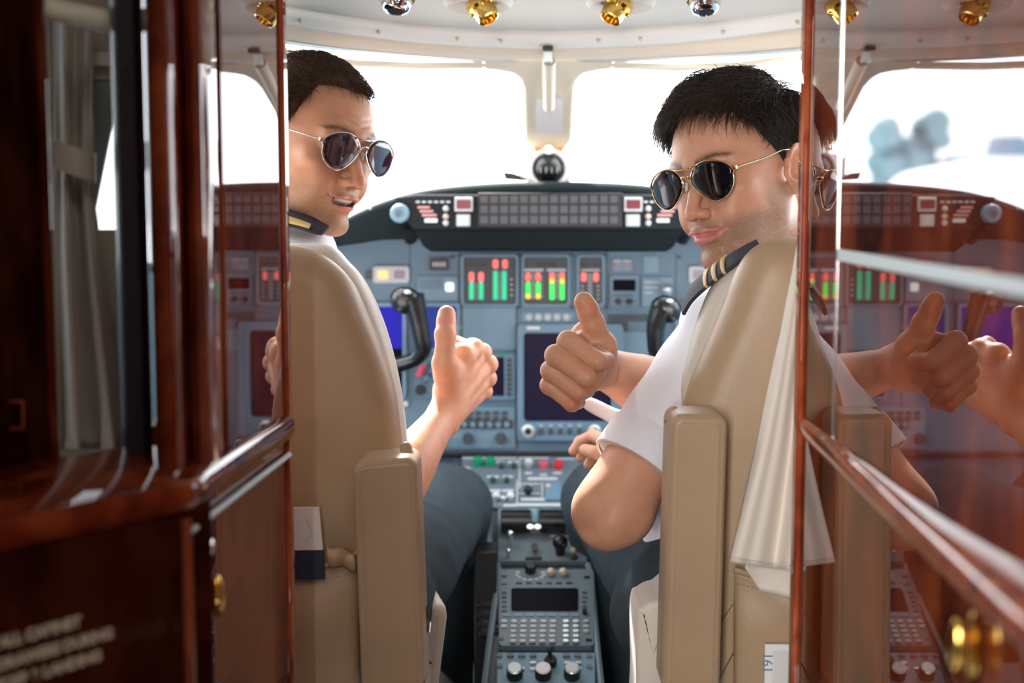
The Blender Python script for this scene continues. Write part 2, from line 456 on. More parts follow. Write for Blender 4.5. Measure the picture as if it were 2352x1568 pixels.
def vnoise(P, sc_, seed=0):
    r = np.random.RandomState(seed); out_ = np.zeros(P.shape[:-1])
    for k in range(6):
        d = r.normal(size=3); d /= np.linalg.norm(d); out_ += np.sin((P @ d) * sc_ * (1 + .35 * k) + r.uniform(0, 6.28))
    return out_ / 6
def smooth_mesh(V, Fq, it=1, lam=.5):
    for _ in range(it):
        acc = np.zeros_like(V); cnt = np.zeros(len(V))
        for i in range(4):
            a = Fq[:, i]; b = Fq[:, (i + 1) % 4]
            for q in range(3):
                acc[:, q] += np.bincount(a, V[b, q], len(V)) + np.bincount(b, V[a, q], len(V))
            cnt += np.bincount(a, minlength=len(V)) + np.bincount(b, minlength=len(V))
        V = V + lam * (acc / np.maximum(cnt, 1)[:, None] - V)
    return V
def xf(V, M): M = np.array(M); return V @ M[:3, :3].T + M[:3, 3]
# ------------------------------------------------------------------ heads (local frame: face looks to -Y, Z up, +X = viewer's right)
def head_field(p):
    f = Field((-.10, -.155, -.20), (.10, .125, .155), .0019); jw = p['jaw']
    f.op(ell((0, .012, .046), (.0755, .098, .087)), .01)
    f.op(ell((0, -.040, .045), (.062, .060, .062)), .02)
    f.op(ell((0, -.030, -.015), (.062, .066, .080)), .02)
    f.op(ell((0, -.028, -.058), (.050 * jw, .058, .040)), .02)
    for s in (-1, 1):
        f.op(cone((s * .054 * jw, .004, -.035), (s * .050 * jw, -.012, -.062), .014, .013), .02)
        f.op(cone((s * .050 * jw, -.012, -.062), (s * .014, -.082, -.095), .013, .0135), .018)
        f.op(ell((s * .046, -.066, -.010), (.019, .022, .014)), .018)
        f.op(ell((s * .026, -.092, .033), (.026, .009, .0085), rotm('Z', s * 16)), .018)
        f.op(ell((s * .030, -.082, -.035), (.020, .018, .024)), .015)
    for s in (-1, 1):
        f.op(ell((s * .042, -.018, -.032), (.024, .040, .036)), .02)
        f.op(ell((s * .034, -.058, -.042), (.021, .026, .030)), .02)
    f.op(ell((0, -.088, -.096), (.021, .0155, .0155)), .015)
    f.op(ell((0, -.090, -.058), (.027, .0165, .024)), .014)
    for s in (-1, 1):
        f.op(ell((s * .033, -.110, .012), (.0175, .017, .0125)), .012, 's')
        f.op(ell((s * .032, -.081, .012), (.0150, .0130, .0125)), .006)
        f.groove([(s * .019, -.098, .010), (s * .032, -.101, .008), (s * .044, -.092, .011)], .0018, .0012)
        f.groove([(s * .019, -.098, .017), (s * .032, -.101, .0225), (s * .046, -.090, .018)], .002, .0010)
    # nose
    f.op(cone((0, -.091, .022), (0, -.1170, -.021), .0085, .0088), .013)
    f.op(ell((0, -.1215, -.0275), (.0095, .0085, .0085)), .006)
    for s in (-1, 1):
        f.op(ell((s * .0125, -.1085, -.0315), (.0068, .0110, .0072)), .0075)
        f.op(ell((s * .0068, -.1135, -.0395), (.0036, .0062, .0034), rotm('Z', s * -20)), .002, 's')
        f.groove([(s * .0165, -.104, -.0225), (s * .0205, -.1025, -.031), (s * .0165, -.104, -.040)], .0028, .0014)
    # mouth
    sm = p['smile']; c = p['corner']; mw = p.get('mw', 1.0)
    for s in (-1, 1):
        f.op(ell((s * .0100 * mw, -.1035, -.0537), (.0140 * mw, .0062, .0044), rotm('Y', s * (4 + 120 * c))), .003)
    f.op(ell((0, -.1030, -.0655 - sm * .6), (.0175 * mw, .0078, .0064)), .005)
    mz = -.0592
    cp = [(-.0275 * mw, -.093 + .02 * (mw - 1), mz + c), (-.018 * mw, -.102, mz + c * .35), (0, -.1090, mz), (.018 * mw, -.102, mz + c * .35), (.0275 * mw, -.093 + .02 * (mw - 1), mz + c)]
    if sm > .001:
        f.op(ell((0, -.102, mz - sm * .35), (.0235, .016, sm)), .0015, 's')
        f.op(ell((0, -.088, mz + .001), (.021, .0165, .0062)), .001)              # upper teeth
        for x in (-.014, -.0085, -.003, .003, .0085, .014): f.groove([(x, -.108, mz + .006), (x, -.108, mz - .008)], .0007, .0006)
    f.groove(cp, .0022, .0026)
    for s in (-1, 1):
        f.groove([(s * .0285 * mw, -.096, mz + c + .002), (s * .0305 * mw, -.092, mz + c - .006)], .004, .0018)
        f.groove([(s * .021, -.104, -.028), (s * .031, -.099, -.045), (s * (.036), -.090, -.058)], .0042, .0006 + p['fold'])
    f.groove([(0, -.112, -.043), (0, -.112, -.050)], .0028, .0009)
    f.groove([(-.012, -.104, -.0775), (0, -.107, -.079), (.012, -.104, -.0775)], .006, .0022)
    f.groove([(0, -.106, -.099), (0, -.104, -.104)], .004, .0006)
    if p.get('wrinkle'):
        for i, z in enumerate((.050, .060, .070)):
            f.groove([(-.042, -.080, z + .004), (-.02, -.096, z + .002), (0, -.101, z - .002), (.02, -.096, z + .002), (.042, -.080, z + .004)], .0019, .0017)
        for s in (-1, 1): f.groove([(s * .016, -.100, .040), (s * .03, -.097, .045), (s * .045, -.084, .041)], .0025, .0009)
    # ears
    for s in (-1, 1):
        R = rotm('X', -12) @ rotm('Z', s * -16)
        f.op(ell((s * .0795, .014, .000), (.0075, .0185, .0315), R), .005)
        f.op(ell((s * .0755, .010, -.024), (.006, .0115, .011), R), .005)
        f.op(ell((s * .0855, .012, .003), (.0058, .0115, .0215), R), .003, 's')
        f.op(ell((s * .0840, .006, -.006), (.0075, .0075, .0085), R), .003, 's')
        rim = [(s * (.0810 + .002 * math.cos(a)), .014 + .0172 * math.sin(a) + .006 * math.cos(a) * .2, .001 + .0292 * math.cos(a)) for a in np.linspace(-1.0, 2.9, 12)]
        rim = [(x, y + (z) * .2, z) for x, y, z in rim]
        for a, b in zip(rim[:-1], rim[1:]): f.op(cone(a, b, .0026, .0026), .002)
        f.op(cone((s * .083, .018, .012), (s * .082, .016, -.010), .0028, .0028), .003)
        f.op(ell((s * .0770, -.004, -.004), (.0045, .0045, .0065)), .003)
    # neck
    nb = p['neck']
    f.op(cone((0, .022, -.035), tuple(nb), .050, .056), .022)
    f.groove([(.022, -.035, -.115), (.044, .0, -.06)], .008, -.001)
    return f
SKIN = {'base': (.60, .335, .205), 'lip': (.52, .13, .12), 'beard': (.20, .13, .095)}
def head_color(P, p):
    n = len(P); C = np.tile(np.array(p['skin']), (n, 1)); x, y, z = P.T
    def mix(m, col): C[:] = C * (1 - m)[:, None] + np.array(col) * m[:, None]
    # ruddier cheeks, nose, ears
    for c, w_, a in (((.048, -.07, -.018), (.022, .03, .022), .35), ((-.048, -.07, -.018), (.022, .03, .022), .35), ((0, -.12, -.026), (.018, .02, .014), .4),
                     ((.085, .014, 0), (.02, .03, .04), .5), ((-.085, .014, 0), (.02, .03, .04), .5)):
        mix(a * g3(P, c, w_), np.array(p['skin']) * np.array([.95, .66, .62]))
    # stubble: jaw, chin, upper lip
    jawl = sstep(-z, .030, .052) * sstep(-y + .55 * (-z), -.012, .02) * sstep(z, -.135, -.110)
    cheek = g3(P, (.030, -.10, -.030), (.017, .05, .020)) + g3(P, (-.030, -.10, -.030), (.017, .05, .020))
    must = 1.15 * g3(P, (0, -.11, -.0465), (.028, .03, .0080))
    side = sstep(-y, -.03, .0) * sstep(y, -.055, -.035) * sstep(-z, .002, .03) * sstep(np.abs(x), .045, .055)
    b = np.clip(np.maximum(np.maximum(jawl * (1 - .75 * np.clip(cheek, 0, 1)), must), .8 * side), 0, 1) * p['stubble']
    # lips
    sm = p['smile']; c = p['corner']; mw = p.get('mw', 1.0); mz = -.0592 + c * (np.abs(x) / .0275 / mw) ** 2
    u = np.abs(x) / .027 / mw; up = np.clip(1 - u ** 2, 0, 1) * .0072 * (1 - .16 * np.exp(-(x / .004) ** 2)); dn = np.clip(1 - u ** 2, 0, 1) ** .8 * (.0105 + sm * 1.15)
    zz = z - mz; m = sstep(up - zz, -.0006, .0010) * sstep(dn + zz, -.0008, .0014) * (y < -.085) * (u < 1.04)
    mix(np.clip(m, 0, 1), p['lip'])
    if sm > .001:
        inside = m * (zz < .0002) * (zz > -.0012 - 1.5 * sm) * (y > -.1075 + 4.0 * x * x) * (np.abs(x) < .0225)
        mix(np.clip(inside, 0, 1), (.10, .02, .02))
        th = (zz > -.0078) * (zz < .0035) * (y < -.084) * (y > -.1068) * (np.abs(x) < .019) * (ell((0, -.088, -.0582), (.021, .0165, .0062))[0](P) < .0012)
        mix(th.astype(float), (.80, .76, .68))
    b = b * (1 - np.clip(m, 0, 1))
    # brows
    for s in (-1, 1):
        t = np.clip((s * x - .012) / .040, 0, 1); bz = .0305 + p['brow'] + .007 * np.sin(t * pi * .8); th_ = .0058 * (1 - .60 * t)
        m = np.exp(-((z - bz) / th_) ** 2) * sstep(s * x, .008, .014) * (1 - sstep(s * x, .050, .056)) * (y < -.06)
        m *= .75 + .25 * sstep(vnoise(P, 1400, 8), -.3, .3)
        mix(np.clip(m, 0, 1) * .9, p['browcol'])
    # scalp under the hair
    C *= (1 + .05 * vnoise(P, 120, 5))[:, None]
    return np.concatenate([np.clip(C, 0, 1), (1 - b)[:, None]], 1)
def head_matrix(center, yaw, roll, pitch, scale=1.0):
    M = Matrix.Rotation(math.radians(roll), 4, 'Y') @ Matrix.Rotation(math.radians(yaw), 4, 'Z') @ Matrix.Rotation(math.radians(pitch), 4, 'X')
    return Matrix.Translation(Vector(center)) @ M @ Matrix.Scale(scale, 4)

# ------------------------------------------------------------------ thumbs-up right hand (local: wrist at origin, +Y fingers, +Z thumb side, +X back of hand)
def hand_field(p):
    h = .0014; E_ = np.array(p['elbow'], float)
    f = Field(np.minimum((-.085, -.06, -.075), E_ - .06), np.maximum((.055, .135, .150), E_ + .06), h)
    S = p.get('flex', 1.0)
    # metacarpals / back of hand
    mc = [((.004, .004, .022), (.006, .092, .033)), ((.006, .002, .008), (.010, .096, .011)), ((.005, .002, -.006), (.008, .090, -.010)), ((.002, .004, -.017), (.003, .082, -.029))]
    f.op(ell((-.004, .045, .002), (.0175, .054, .037)), .01)
    f.op(ell((-.030, .085, .004), (.020, .018, .032)), .008)
    f.op(ell((-.026, .058, .012), (.020, .030, .026)), .008)
    for (a, b), r in zip(mc, (.0125, .0125, .0118, .0108)): f.op(cone(a, b, .0125, r), .008)
    f.op(ell((-.014, .035, -.014), (.016, .034, .019)), .012)                 # heel of the palm
    f.op(ell((-.016, .032, .020), (.017, .034, .018), rotm('X', 15)), .012)   # thenar
    # fingers: proximal goes to the palm side, middle comes back, tip tucked in
    L = [(.046, .027, .020), (.049, .030, .021), (.045, .027, .020), (.036, .021, .018)]
    R = [(.0122, .0114, .0100), (.0122, .0114, .0100), (.0116, .0106, .0096), (.0106, .0097, .0088)]
    for i in range(4):
        k = np.array(mc[i][1], float) + np.array((.002, .004, 0)); a1 = math.radians(p['prox'][i]); zt = (.03, .0, -.05, -.10)[i]
        d1 = np.array((-math.sin(a1), math.cos(a1), zt)); d1 /= np.linalg.norm(d1)
        q1 = k + d1 * L[i][0]; a2 = a1 + math.radians(p['mid'][i]); d2 = np.array((-math.sin(a2), math.cos(a2), 0)); q2 = q1 + d2 * L[i][1]
        a3 = a2 + math.radians(72); d3 = np.array((-math.sin(a3), math.cos(a3), 0)); q3 = q2 + d3 * L[i][2]
        g = f.like()
        g.op(cone(k, q1, R[i][0] * 1.06, R[i][1]), .002).op(ell(q1, (R[i][1] * 1.02,) * 3), .004).op(cone(q1, q2, R[i][1], R[i][2]), .002).op(cone(q2, q3, R[i][2], R[i][2] * .88), .002)
        g.op(ell(k, (R[i][0] * 1.12,) * 3), .004)
        kk = .0012; d = g.F; h_ = np.clip(.5 + .5 * (f.F - d) / kk, 0, 1); f.F = f.F * (1 - h_) + d * h_ - kk * h_ * (1 - h_)
        n1 = np.array((math.cos(a1), math.sin(a1), 0.))
        for t in (.86, .94, 1.02):                                            # knuckle creases
            c = k + d1 * L[i][0] * t + n1 * R[i][1]; f.groove([c - np.array((0, 0, R[i][1] * .7)), c + np.array((0, 0, R[i][1] * .7))], .0012, .0006)
        f.op(ell(np.array(mc[i][1]) + np.array((.005, .003, 0)), (.0088, .0095, .0090)), .006)
    for c_, r_ in p.get('web', ()): f.op(ell(c_, r_), .012)
    # thumb
    T = [np.array(q) for q in p['thumb']]; tr = (.0190, .0158, .0138, .0122)
    f.op(cone(T[0], T[1], tr[0], tr[1]), .014); f.op(cone(T[1], T[2], tr[1], tr[2] * .95), .004); f.op(ell(T[1], (.0162,) * 3), .006)
    f.op(ell(T[2], (.0142,) * 3), .006)
    f.op(cone((.002, .055, .032), T[1] * .6 + T[0] * .4, .0120, .0130), .014)
    f.op(cone((-.006, .045, .030), T[1], .0120, .0120), .012)
    ax = (T[3] - T[2]) / np.linalg.norm(T[3] - T[2]); pad = np.array(p['pad']) 
    f.op(cone(T[2], T[3], .0134, .0124, squash=(pad, .84)), .004)
    f.op(ell(T[2] * .45 + T[3] * .55 + pad * .0032, (.0118, .0118, .0150)), .006)
    nb = T[2] * .30 + T[3] * .70 - pad * .0108                                 # nail
    f.groove([nb + ax * -.006 + np.cross(ax, pad) * .0072, nb + ax * -.0085, nb + ax * -.006 - np.cross(ax, pad) * .0072], .0012, .0009)
    for t in (-.05, .04, .12):
        c = T[2] * (1 - t) + T[3] * t - pad * .0125; sd = np.cross(ax, pad); f.groove([c - sd * .006, c + sd * .006], .0013, .0007)
    f.groove([(.004, .03, .034), (-.004, .060, .037), (-.010, .080, .036)], .004, .0015)
    # tendons and veins
    for (a, b) in mc[:3]: f.groove([(a[0] + .013, .03, a[2]), (b[0] + .010, .075, b[2])], .0035, -.0010)
    if p.get('veins'):
        f.groove([(.017, .070, -.001), (.018, .050, .004), (.017, .020, .000), (.021, -.010, .008), (.022, -.05, .002), (.024, -.09, .010)], .0026, -.0013)
        f.groove([(.016, .060, -.020), (.017, .030, -.010), (.019, .005, -.010), (.020, -.035, -.014)], .0024, -.0012)
        f.groove([(.016, .03, .022), (.019, .005, .016), (.021, -.010, .008)], .0022, -.0010)
    # wrist and forearm
    E = np.array(p['elbow'], float); g = f.like(); K = p.get('thick', 1.0)
    f.op(cone((0, -.014, 0), (0, .018, .001), .0225, .0225, squash=((1, 0, 0), .80)), .014)
    g.op(limb((0, 0, 0), E, (0, .12, .3, .45, .65, .85, 1), [q * K for q in (.0235, .0260, .0320, .0385, .0440, .0450, .0425)], squash=((1, 0, 0), (.80, 1.0))), .003)
    kk = .016; h_ = np.clip(.5 + .5 * (f.F - g.F) / kk, 0, 1); f.F = f.F * (1 - h_) + g.F * h_ - kk * h_ * (1 - h_)
    f.op(ell((.013, -.018, -.016), (.0085, .010, .0085)), .008)              # ulna head
    return f
def hand_color(P, p):
    C = np.tile(np.array(p['skin']), (len(P), 1)); x, y, z = P.T
    def mix(m, col): C[:] = C * (1 - m)[:, None] + np.array(col) * m[:, None]
    s = np.array(p['skin'])
    for i, (zz) in enumerate((.033, .011, -.011, -.031)):
        a1 = math.radians(p['prox'][i]); q = np.array((-math.sin(a1) * .046 + .01, .094 + math.cos(a1) * .046, zz)); mix(.75 * g3(P, q, (.012, .012, .010)), s * np.array([1.02, .62, .56]))
    T = [np.array(q) for q in p['thumb']]; pad = np.array(p['pad']); ax = (T[3] - T[2]) / np.linalg.norm(T[3] - T[2])
    mix(.8 * g3(P, T[2] * .3 + T[3] * .7 + pad * .008, (.012,) * 3), s * np.array([1.02, .62, .55]))
    nail = T[2] * .28 + T[3] * .72 - pad * .0115; q = P - nail; u = q @ ax; v = q @ np.cross(ax, pad); wv = q @ pad
    mix(((np.abs(u) ** 2.5 / .0080 ** 2.5 + np.abs(v) ** 2.5 / .0072 ** 2.5 < 1) & (wv < .0035)).astype(float) * .85, (.72, .30, .28))
    C *= (1 + .05 * vnoise(P, 160, 9))[:, None]
    return np.concatenate([np.clip(C, 0, 1), np.ones((len(P), 1))], 1)
def frame(origin, yv, zv, scale=1.0):
    y = Vector(yv).normalized(); z = Vector(zv); z = (z - y * z.dot(y)).normalized(); x = y.cross(z)
    return Matrix.Translation(Vector(origin)) @ Matrix(((x.x, y.x, z.x, 0), (x.y, y.y, z.y, 0), (x.z, y.z, z.z, 0), (0, 0, 0, 1))) @ Matrix.Scale(scale, 4)
def join(parts):
    V = []; Fs = []; C = []; n = 0
    for v, f, c in parts: V.append(v); Fs.append(f + n); C.append(c); n += len(v)
    return np.concatenate(V), np.concatenate(Fs), np.concatenate(C)

def hand_local(M, **w):
    I = np.array(M.inverted()); return {k: [tuple((I @ np.array([*q, 1.0]))[:3]) for q in v] for k, v in w.items()}
def hand_params(M, thumb, elbow, pad, web=(), **k):
    d = hand_local(M, thumb=thumb, elbow=[elbow]); R3 = np.array(M)[:3, :3]; pv = R3.T @ np.array(pad, float); pv /= np.linalg.norm(pv)
    k['web'] = [(hand_local(M, w=[w_])['w'][0], r_) for w_, r_ in web]
    return dict(skin=SKINR, prox=(82, 84, 86, 88), mid=(92, 94, 94, 92), thumb=d['thumb'], elbow=d['elbow'][0], pad=tuple(pv), **k)
SKINR = (.64, .335, .215)
RH_M = frame(at(1356, 832, 1.755), (-.42, -.90, .03), (.48, -.1, .86), .97)
RH = hand_params(RH_M, [at(1382, 860, 1.735), at(1384, 795, 1.705), at(1362, 742, 1.695), at(1341, 693, 1.69)], at(1575, 925, 1.95), (.25, -1, 0), thick=1.02, web=[(at(1338, 772, 1.735), (.016, .020, .022)), (at(1362, 790, 1.72), (.016, .018, .020))])
LH_M = frame(at(1030, 940, 1.91), (.44, .72, .46), (-.10, -.40, .90), .97)
LH = hand_params(LH_M, [at(1030, 890, 1.90), at(1022, 835, 1.875), at(1023, 768, 1.87), at(1026, 722, 1.885)], at(835, 1215, 1.72), (0, 1, .1), veins=True, web=[(at(1062, 818, 1.915), (.020, .018, .020)), (at(1046, 850, 1.91), (.018, .020, .024)), (at(1085, 800, 1.935), (.017, .017, .014))])

# ------------------------------------------------------------------ hair: a cap that follows the skull plus combed tufts
def dirv(az, el):
    """az 0 = face, +90 = viewer's right; el 90 = crown"""
    a, e = math.radians(az), math.radians(el); return np.array((math.sin(a) * math.cos(e), -math.cos(a) * math.cos(e), math.sin(e)))
def hair_build(p, HM, F, parent, mat_name, seed):
    """p: line(az)->lowest elevation with hair; flow(P,N)->direction; length(az,el), lift; F: head field for placing roots"""
    rnd = np.random.RandomState(seed); c0 = np.array((0, .005, .03))
    gx = F
    def surf(d):
        t = np.linspace(.05, .13, 81)[None, :] ; P = c0 + d[:, None, :] * t[..., None]
        ij = np.clip(np.round((P - gx.lo) / gx.h).astype(int), 0, gx.n - 1); v = gx.F[ij[..., 0], ij[..., 1], ij[..., 2]]
        k = (v > 0).argmax(1); k = np.where((v > 0).any(1), k, 80); return c0 + d * t[0][k][:, None]
    n = p['count']; D = rnd.normal(size=(n * 4, 3)); D /= np.linalg.norm(D, axis=1)[:, None]
    az = np.degrees(np.arctan2(D[:, 0], -D[:, 1])); el = np.degrees(np.arcsin(D[:, 2]))
    lo = p['line'](az); edge = el - lo; keep = edge > rnd.uniform(-2, 5, len(D)) ; D, az, el, edge = D[keep][:n], az[keep][:n], el[keep][:n], edge[keep][:n]
    # base cap
    def capfn(u, v):
        a = u * 360 - 180; e0 = float(p['line'](np.array([a]))[0]) + 1.5; e = e0 + (90 - e0) * v
        d = dirv(a, e)[None]; q = surf(d)[0]; th = .62 * p['thick'](a, e) * (1 - (1 - min(1, v * 6)) ** 2); return Vector(q + d[0] * th)
    mb = MB(); pts = [[capfn(i / 72, j / 24 if j < 24 else .9999) for j in range(25)] for i in range(72)]
    vs_ = [HM @ q for r in pts for q in r]; fs = [(i * 25 + j, ((i + 1) % 72) * 25 + j, ((i + 1) % 72) * 25 + j + 1, i * 25 + j + 1) for i in range(72) for j in range(24)]
    mb.addm(vs_, fs)
    R = surf(D); L = p['length'](az, el) * rnd.uniform(.7, 1.15, len(D)); lift = p['lift'](az, el); FL = p['flow'](az, el, R)
    FL = FL / np.linalg.norm(FL, axis=1)[:, None] + np.stack([vnoise(R, 130, 21 + q) for q in range(3)], 1) * p.get('clump', .5) + rnd.normal(size=FL.shape) * p['messy']; FL -= D * (FL * D).sum(1)[:, None]; FL += rnd.normal(size=FL.shape) * np.where(rnd.uniform(size=len(FL)) < .16, 1.1, .14)[:, None]; FL -= D * (FL * D).sum(1)[:, None]; FL /= np.linalg.norm(FL, axis=1)[:, None]
    th0 = np.array([p['thick'](a, e) for a, e in zip(az, el)])
    S = 7; k = 3; V = np.zeros((len(D), S, k, 3)); W = rnd.uniform(.00032, .0008, len(D)) * p.get('w', 1.0)
    side = np.cross(D, FL); curl = rnd.normal(size=len(D)) * p['curl']
    for s in range(S):
        t = s / (S - 1); dist = L * t
        ang = dist / .095 * p.get('hug', 1.0)
        q = R + D * (th0 * .40 + (th0 * .35 + lift) * math.sin(min(t * 1.7, pi / 2)) * 1.0)[:, None] + FL * (.095 * np.sin(ang))[:, None] - D * (.095 * (1 - np.cos(ang)))[:, None] + side * (curl * dist * dist * 14)[:, None]
        q[:, 2] -= p['drop'] * (dist ** 2) * 4
        for j in range(k):
            a = 2 * pi * j / k; V[:, s, j] = q + (side * math.cos(a) + D * math.sin(a)) * (W * (1 - .85 * t ** 2))[:, None]
    V = V.reshape(-1, 3); V = xf(V, HM); base = np.arange(len(D))[:, None, None] * (S * k) + np.arange(S - 1)[None, :, None] * k + np.arange(k)[None, None, :]
    b2 = np.arange(len(D))[:, None, None] * (S * k) + np.arange(S - 1)[None, :, None] * k + ((np.arange(k) + 1) % k)[None, None, :]
    Q = np.stack([base, b2, b2 + k, base + k], -1).reshape(-1, 4)
    capV = np.array([tuple(q) for q in mb.v]); V2 = np.concatenate([V, capV]); Q2 = np.concatenate([Q, np.array(mb.f) + len(V)])
    return np_obj('hair', V2, Q2, mat_name, parent)

# ------------------------------------------------------------------ aviator sunglasses (built in the head frame)
def lens_outline(s, n=40):
    out_ = []
    for i in range(n):
        a = 2 * pi * i / n; c_, s_ = math.cos(a), math.sin(a)      # c_>0 = outer side
        x = .0322 * c_; z = .0235 * s_ if s_ > 0 else .0305 * s_
        x *= 1 + (.07 if c_ > 0 else -.02) * 1.0 if s_ > 0 else 1.0
        if s_ < 0: x += -s_ * (.0035 + .0085 * max(0, -c_) ** .7) - .0015 * max(0, c_) * -s_
        if s_ > 0: z *= 1 - .10 * c_ 
        out_.append((s * x, z))
    return out_
def sunglasses(HM, label, lensmat, framemat, dy=0.0, dz=0.0, tilt=0.0):
    base = HM @ Vector((0, -.112, .010)); t = thing('sunglasses', label, 'sunglasses', base)
    def P(s, x, z, off=0.0):
        ax = x * math.cos(math.radians(9)); yy = -.1165 + dy + abs(.034 * 0) + (abs(x + s * .0385) - .008) ** 2 * 2.2 + off
        return HM @ Vector((s * .0385 + x, yy, .008 + dz + z))
    for s in (-1, 1):
        ol = lens_outline(s); mb = MB(); n = len(ol); rings = []
        for k in (.2, .4, .6, .8, 1.0): rings.append([P(s, x * k, z * k, -.0012 * (1 - k * k)) for x, z in ol])
        vs_ = [q for r in rings for q in r]; fs = [(r * n + i, r * n + (i + 1) % n, (r + 1) * n + (i + 1) % n, (r + 1) * n + i) for r in range(4) for i in range(n)]
        vs_.append(P(s, 0, 0, -.0012)); fs += [(5 * n, (i + 1) % n, i) for i in range(n)]
        mb.addm(vs_, fs); obj('lens', mb, lensmat, t, solid=.0012, auto=0)
    mb = MB()
    for s in (-1, 1): mb.tube([P(s, x, z) for x, z in lens_outline(s)], .00080, 8, closed=True)
    ti = lambda s, k: P(s, *lens_outline(s)[k])
    mb.tube(spline([ti(-1, 14), HM @ Vector((-.008, -.1215 + dy, .0270 + dz)), HM @ Vector((.008, -.1215 + dy, .0270 + dz)), ti(1, 14)], 12), .0010, 8)
    mb.tube(spline([ti(-1, 19), HM @ Vector((-.005, -.1205 + dy, .0165 + dz)), HM @ Vector((.005, -.1205 + dy, .0165 + dz)), ti(1, 19)], 12), .0010, 8)
    for s in (-1, 1):
        mb.tube([HM @ Vector((s * .0085, -.117 + dy, .010 + dz)), HM @ Vector((s * .0095, -.108 + dy, .004 + dz))], .0008, 6)
    obj('frame', mb, framemat, t)
    for s in (-1, 1):
        mb = MB(); a = ti(s, 3); mb.box(HM @ Vector((s * .0730, -.1035 + dy, .0150 + dz)), (.004, .004, .004), HM.to_3x3().normalized())
        mb.tube([a, HM @ Vector((s * .0730, -.1035 + dy, .0150 + dz)), HM @ Vector((s * .0755, -.045, .0175 + dz)), HM @ Vector((s * .080, -.008, .0225 + dz)), HM @ Vector((s * .081, .012, .020 + dz))], [.0011, .0012, .0010, .0011, .0014], 8)
        obj('temple_arm', mb, framemat, t)
    for s in (-1, 1): obj('nose_pad', MB().sphere(HM @ Vector((s * .0105, -.1075 + dy, .003 + dz)), (.0022, .0035, .006), 12, 8), 'white', t)
    return t

def cloth_field(lo, hi, h): return Field(lo, hi, h)
def person(name_label, head_p, HM, hands, torso, loc):
    t = thing('person', name_label, 'person', loc); parts = []
    f = head_field(head_p); V, Q = f.mesh(); V = smooth_mesh(V, Q, 1, .35); parts.append((xf(V, HM), Q, head_color(V, head_p)))
    for M, hp in hands:
        g = hand_field(hp); v, q = g.mesh(); v = smooth_mesh(v, q, 1, .45); parts.append((xf(v, M), q, hand_color(v, hp)))
    g = Field(torso['lo'], torso['hi'], torso.get('h', .005))
    for prim, k in torso['prims']: g.op(prim, k)
    for gr in torso.get('grooves', ()): g.groove(*gr)
    v, q = g.mesh(); v = smooth_mesh(v, q, 2, .5); C = np.ones((len(v), 4)); C[:, :3] = SKINR; parts.append((v, q, C))
    V, Q, C = join(parts); np_obj('body', V, Q, 'skin', t, C); return t, f
def cloth(name, material, parent, lo, hi, prims, h=.003, fold=None, cut=None, smooth=2, grooves=()):
    g = Field(lo, hi, h)
    for pr in prims: g.op(*pr)
    for gr in grooves: g.groove(*gr)
    if fold is not None or cut is not None:
        G = np.stack(np.meshgrid(*g.ax, indexing='ij'), -1)
        if fold is not None: g.F += fold(G).astype(np.float32)
        if cut is not None: g.F = np.maximum(g.F, cut(G).astype(np.float32))
    v, q = g.mesh(); v = smooth_mesh(v, q, smooth, .5); return np_obj(name, v, q, material, parent)
# ================================================================== COCKPIT SHELL
YE = 1.44                                   # doorway plane
XR = (at(1845, 600, YE)).x                  # right-hand wardrobe panel (mirror-polished)
XL = (at(655, 600, YE)).x
def loft_rows(rows, n=25, x0=-.62, x1=.70):
    """rows: functions u(-1..1 over +-600px)-> point; returns grid"""
    mb = MB(); return mb.grid(lambda a, b: rows(a, b), n, 2)
def arc(yc, ye_l, ye_r, Yc, Ye, wpx=600.0, cx=1255.0):
    """curve across the roof: pixel height yc in the middle and ye at +-wpx, at depths Yc / Ye"""
    def fn(px):
        u = (px - cx) / wpx; e = ye_l if u < 0 else ye_r; k = min(u * u, 2.2)
        return at(px, yc + (e - yc) * k, Yc + (Ye - Yc) * k)
    return fn
PXS = [cxp for cxp in np.linspace(-200, 2700, 80)]
cA = arc(-420, -400, -400, 1.47, 1.46); cB = arc(66, 10, 16, 2.10, 1.90); cC = arc(70, 14, 20, 2.14, 1.94)
cD = arc(108, 52, 58, 2.17, 1.97); cE = arc(112, 56, 62, 2.18, 1.98); cF = arc(140, 96, 112, 2.24, 2.02)
def band(name, f0, f1, material, parent=None, solid=.004, n2=4, bow=0.0):
    mb = MB(); mb.grid(lambda a, b: (f0(PXS[int(round(a * 79))]) * (1 - b) + f1(PXS[int(round(a * 79))]) * b) + Vector((0, 0, -bow * math.sin(b * pi))), 80, n2)
    return obj(name, mb, material, parent, solid=solid, offset=1, auto=60)
struct(band('ceiling', cA, cC, 'ceilingw'))
struct(band('trim_1', cC, cE, 'trimwhite', bow=.006))
struct(band('trim_2', cE, cF, 'headliner', bow=.004))
mb = MB()
for px in (690, 870, 1050, 1150, 1375, 1470, 1660, 1830): p = cC(px) * .45 + cD(px) * .55; mb.sphere(p + Vector((0, -.004, -.004)), .0035, 10, 6)
struct(obj('trim_3', mb, 'cream'))
mb = MB(); mb.tube([cF(px) + Vector((0, -.004, .000 + .010 * math.exp(-((px - 1255) / 60) ** 2))) for px in PXS], .0035, 8)
struct(obj('trim_4', mb, 'satin'))
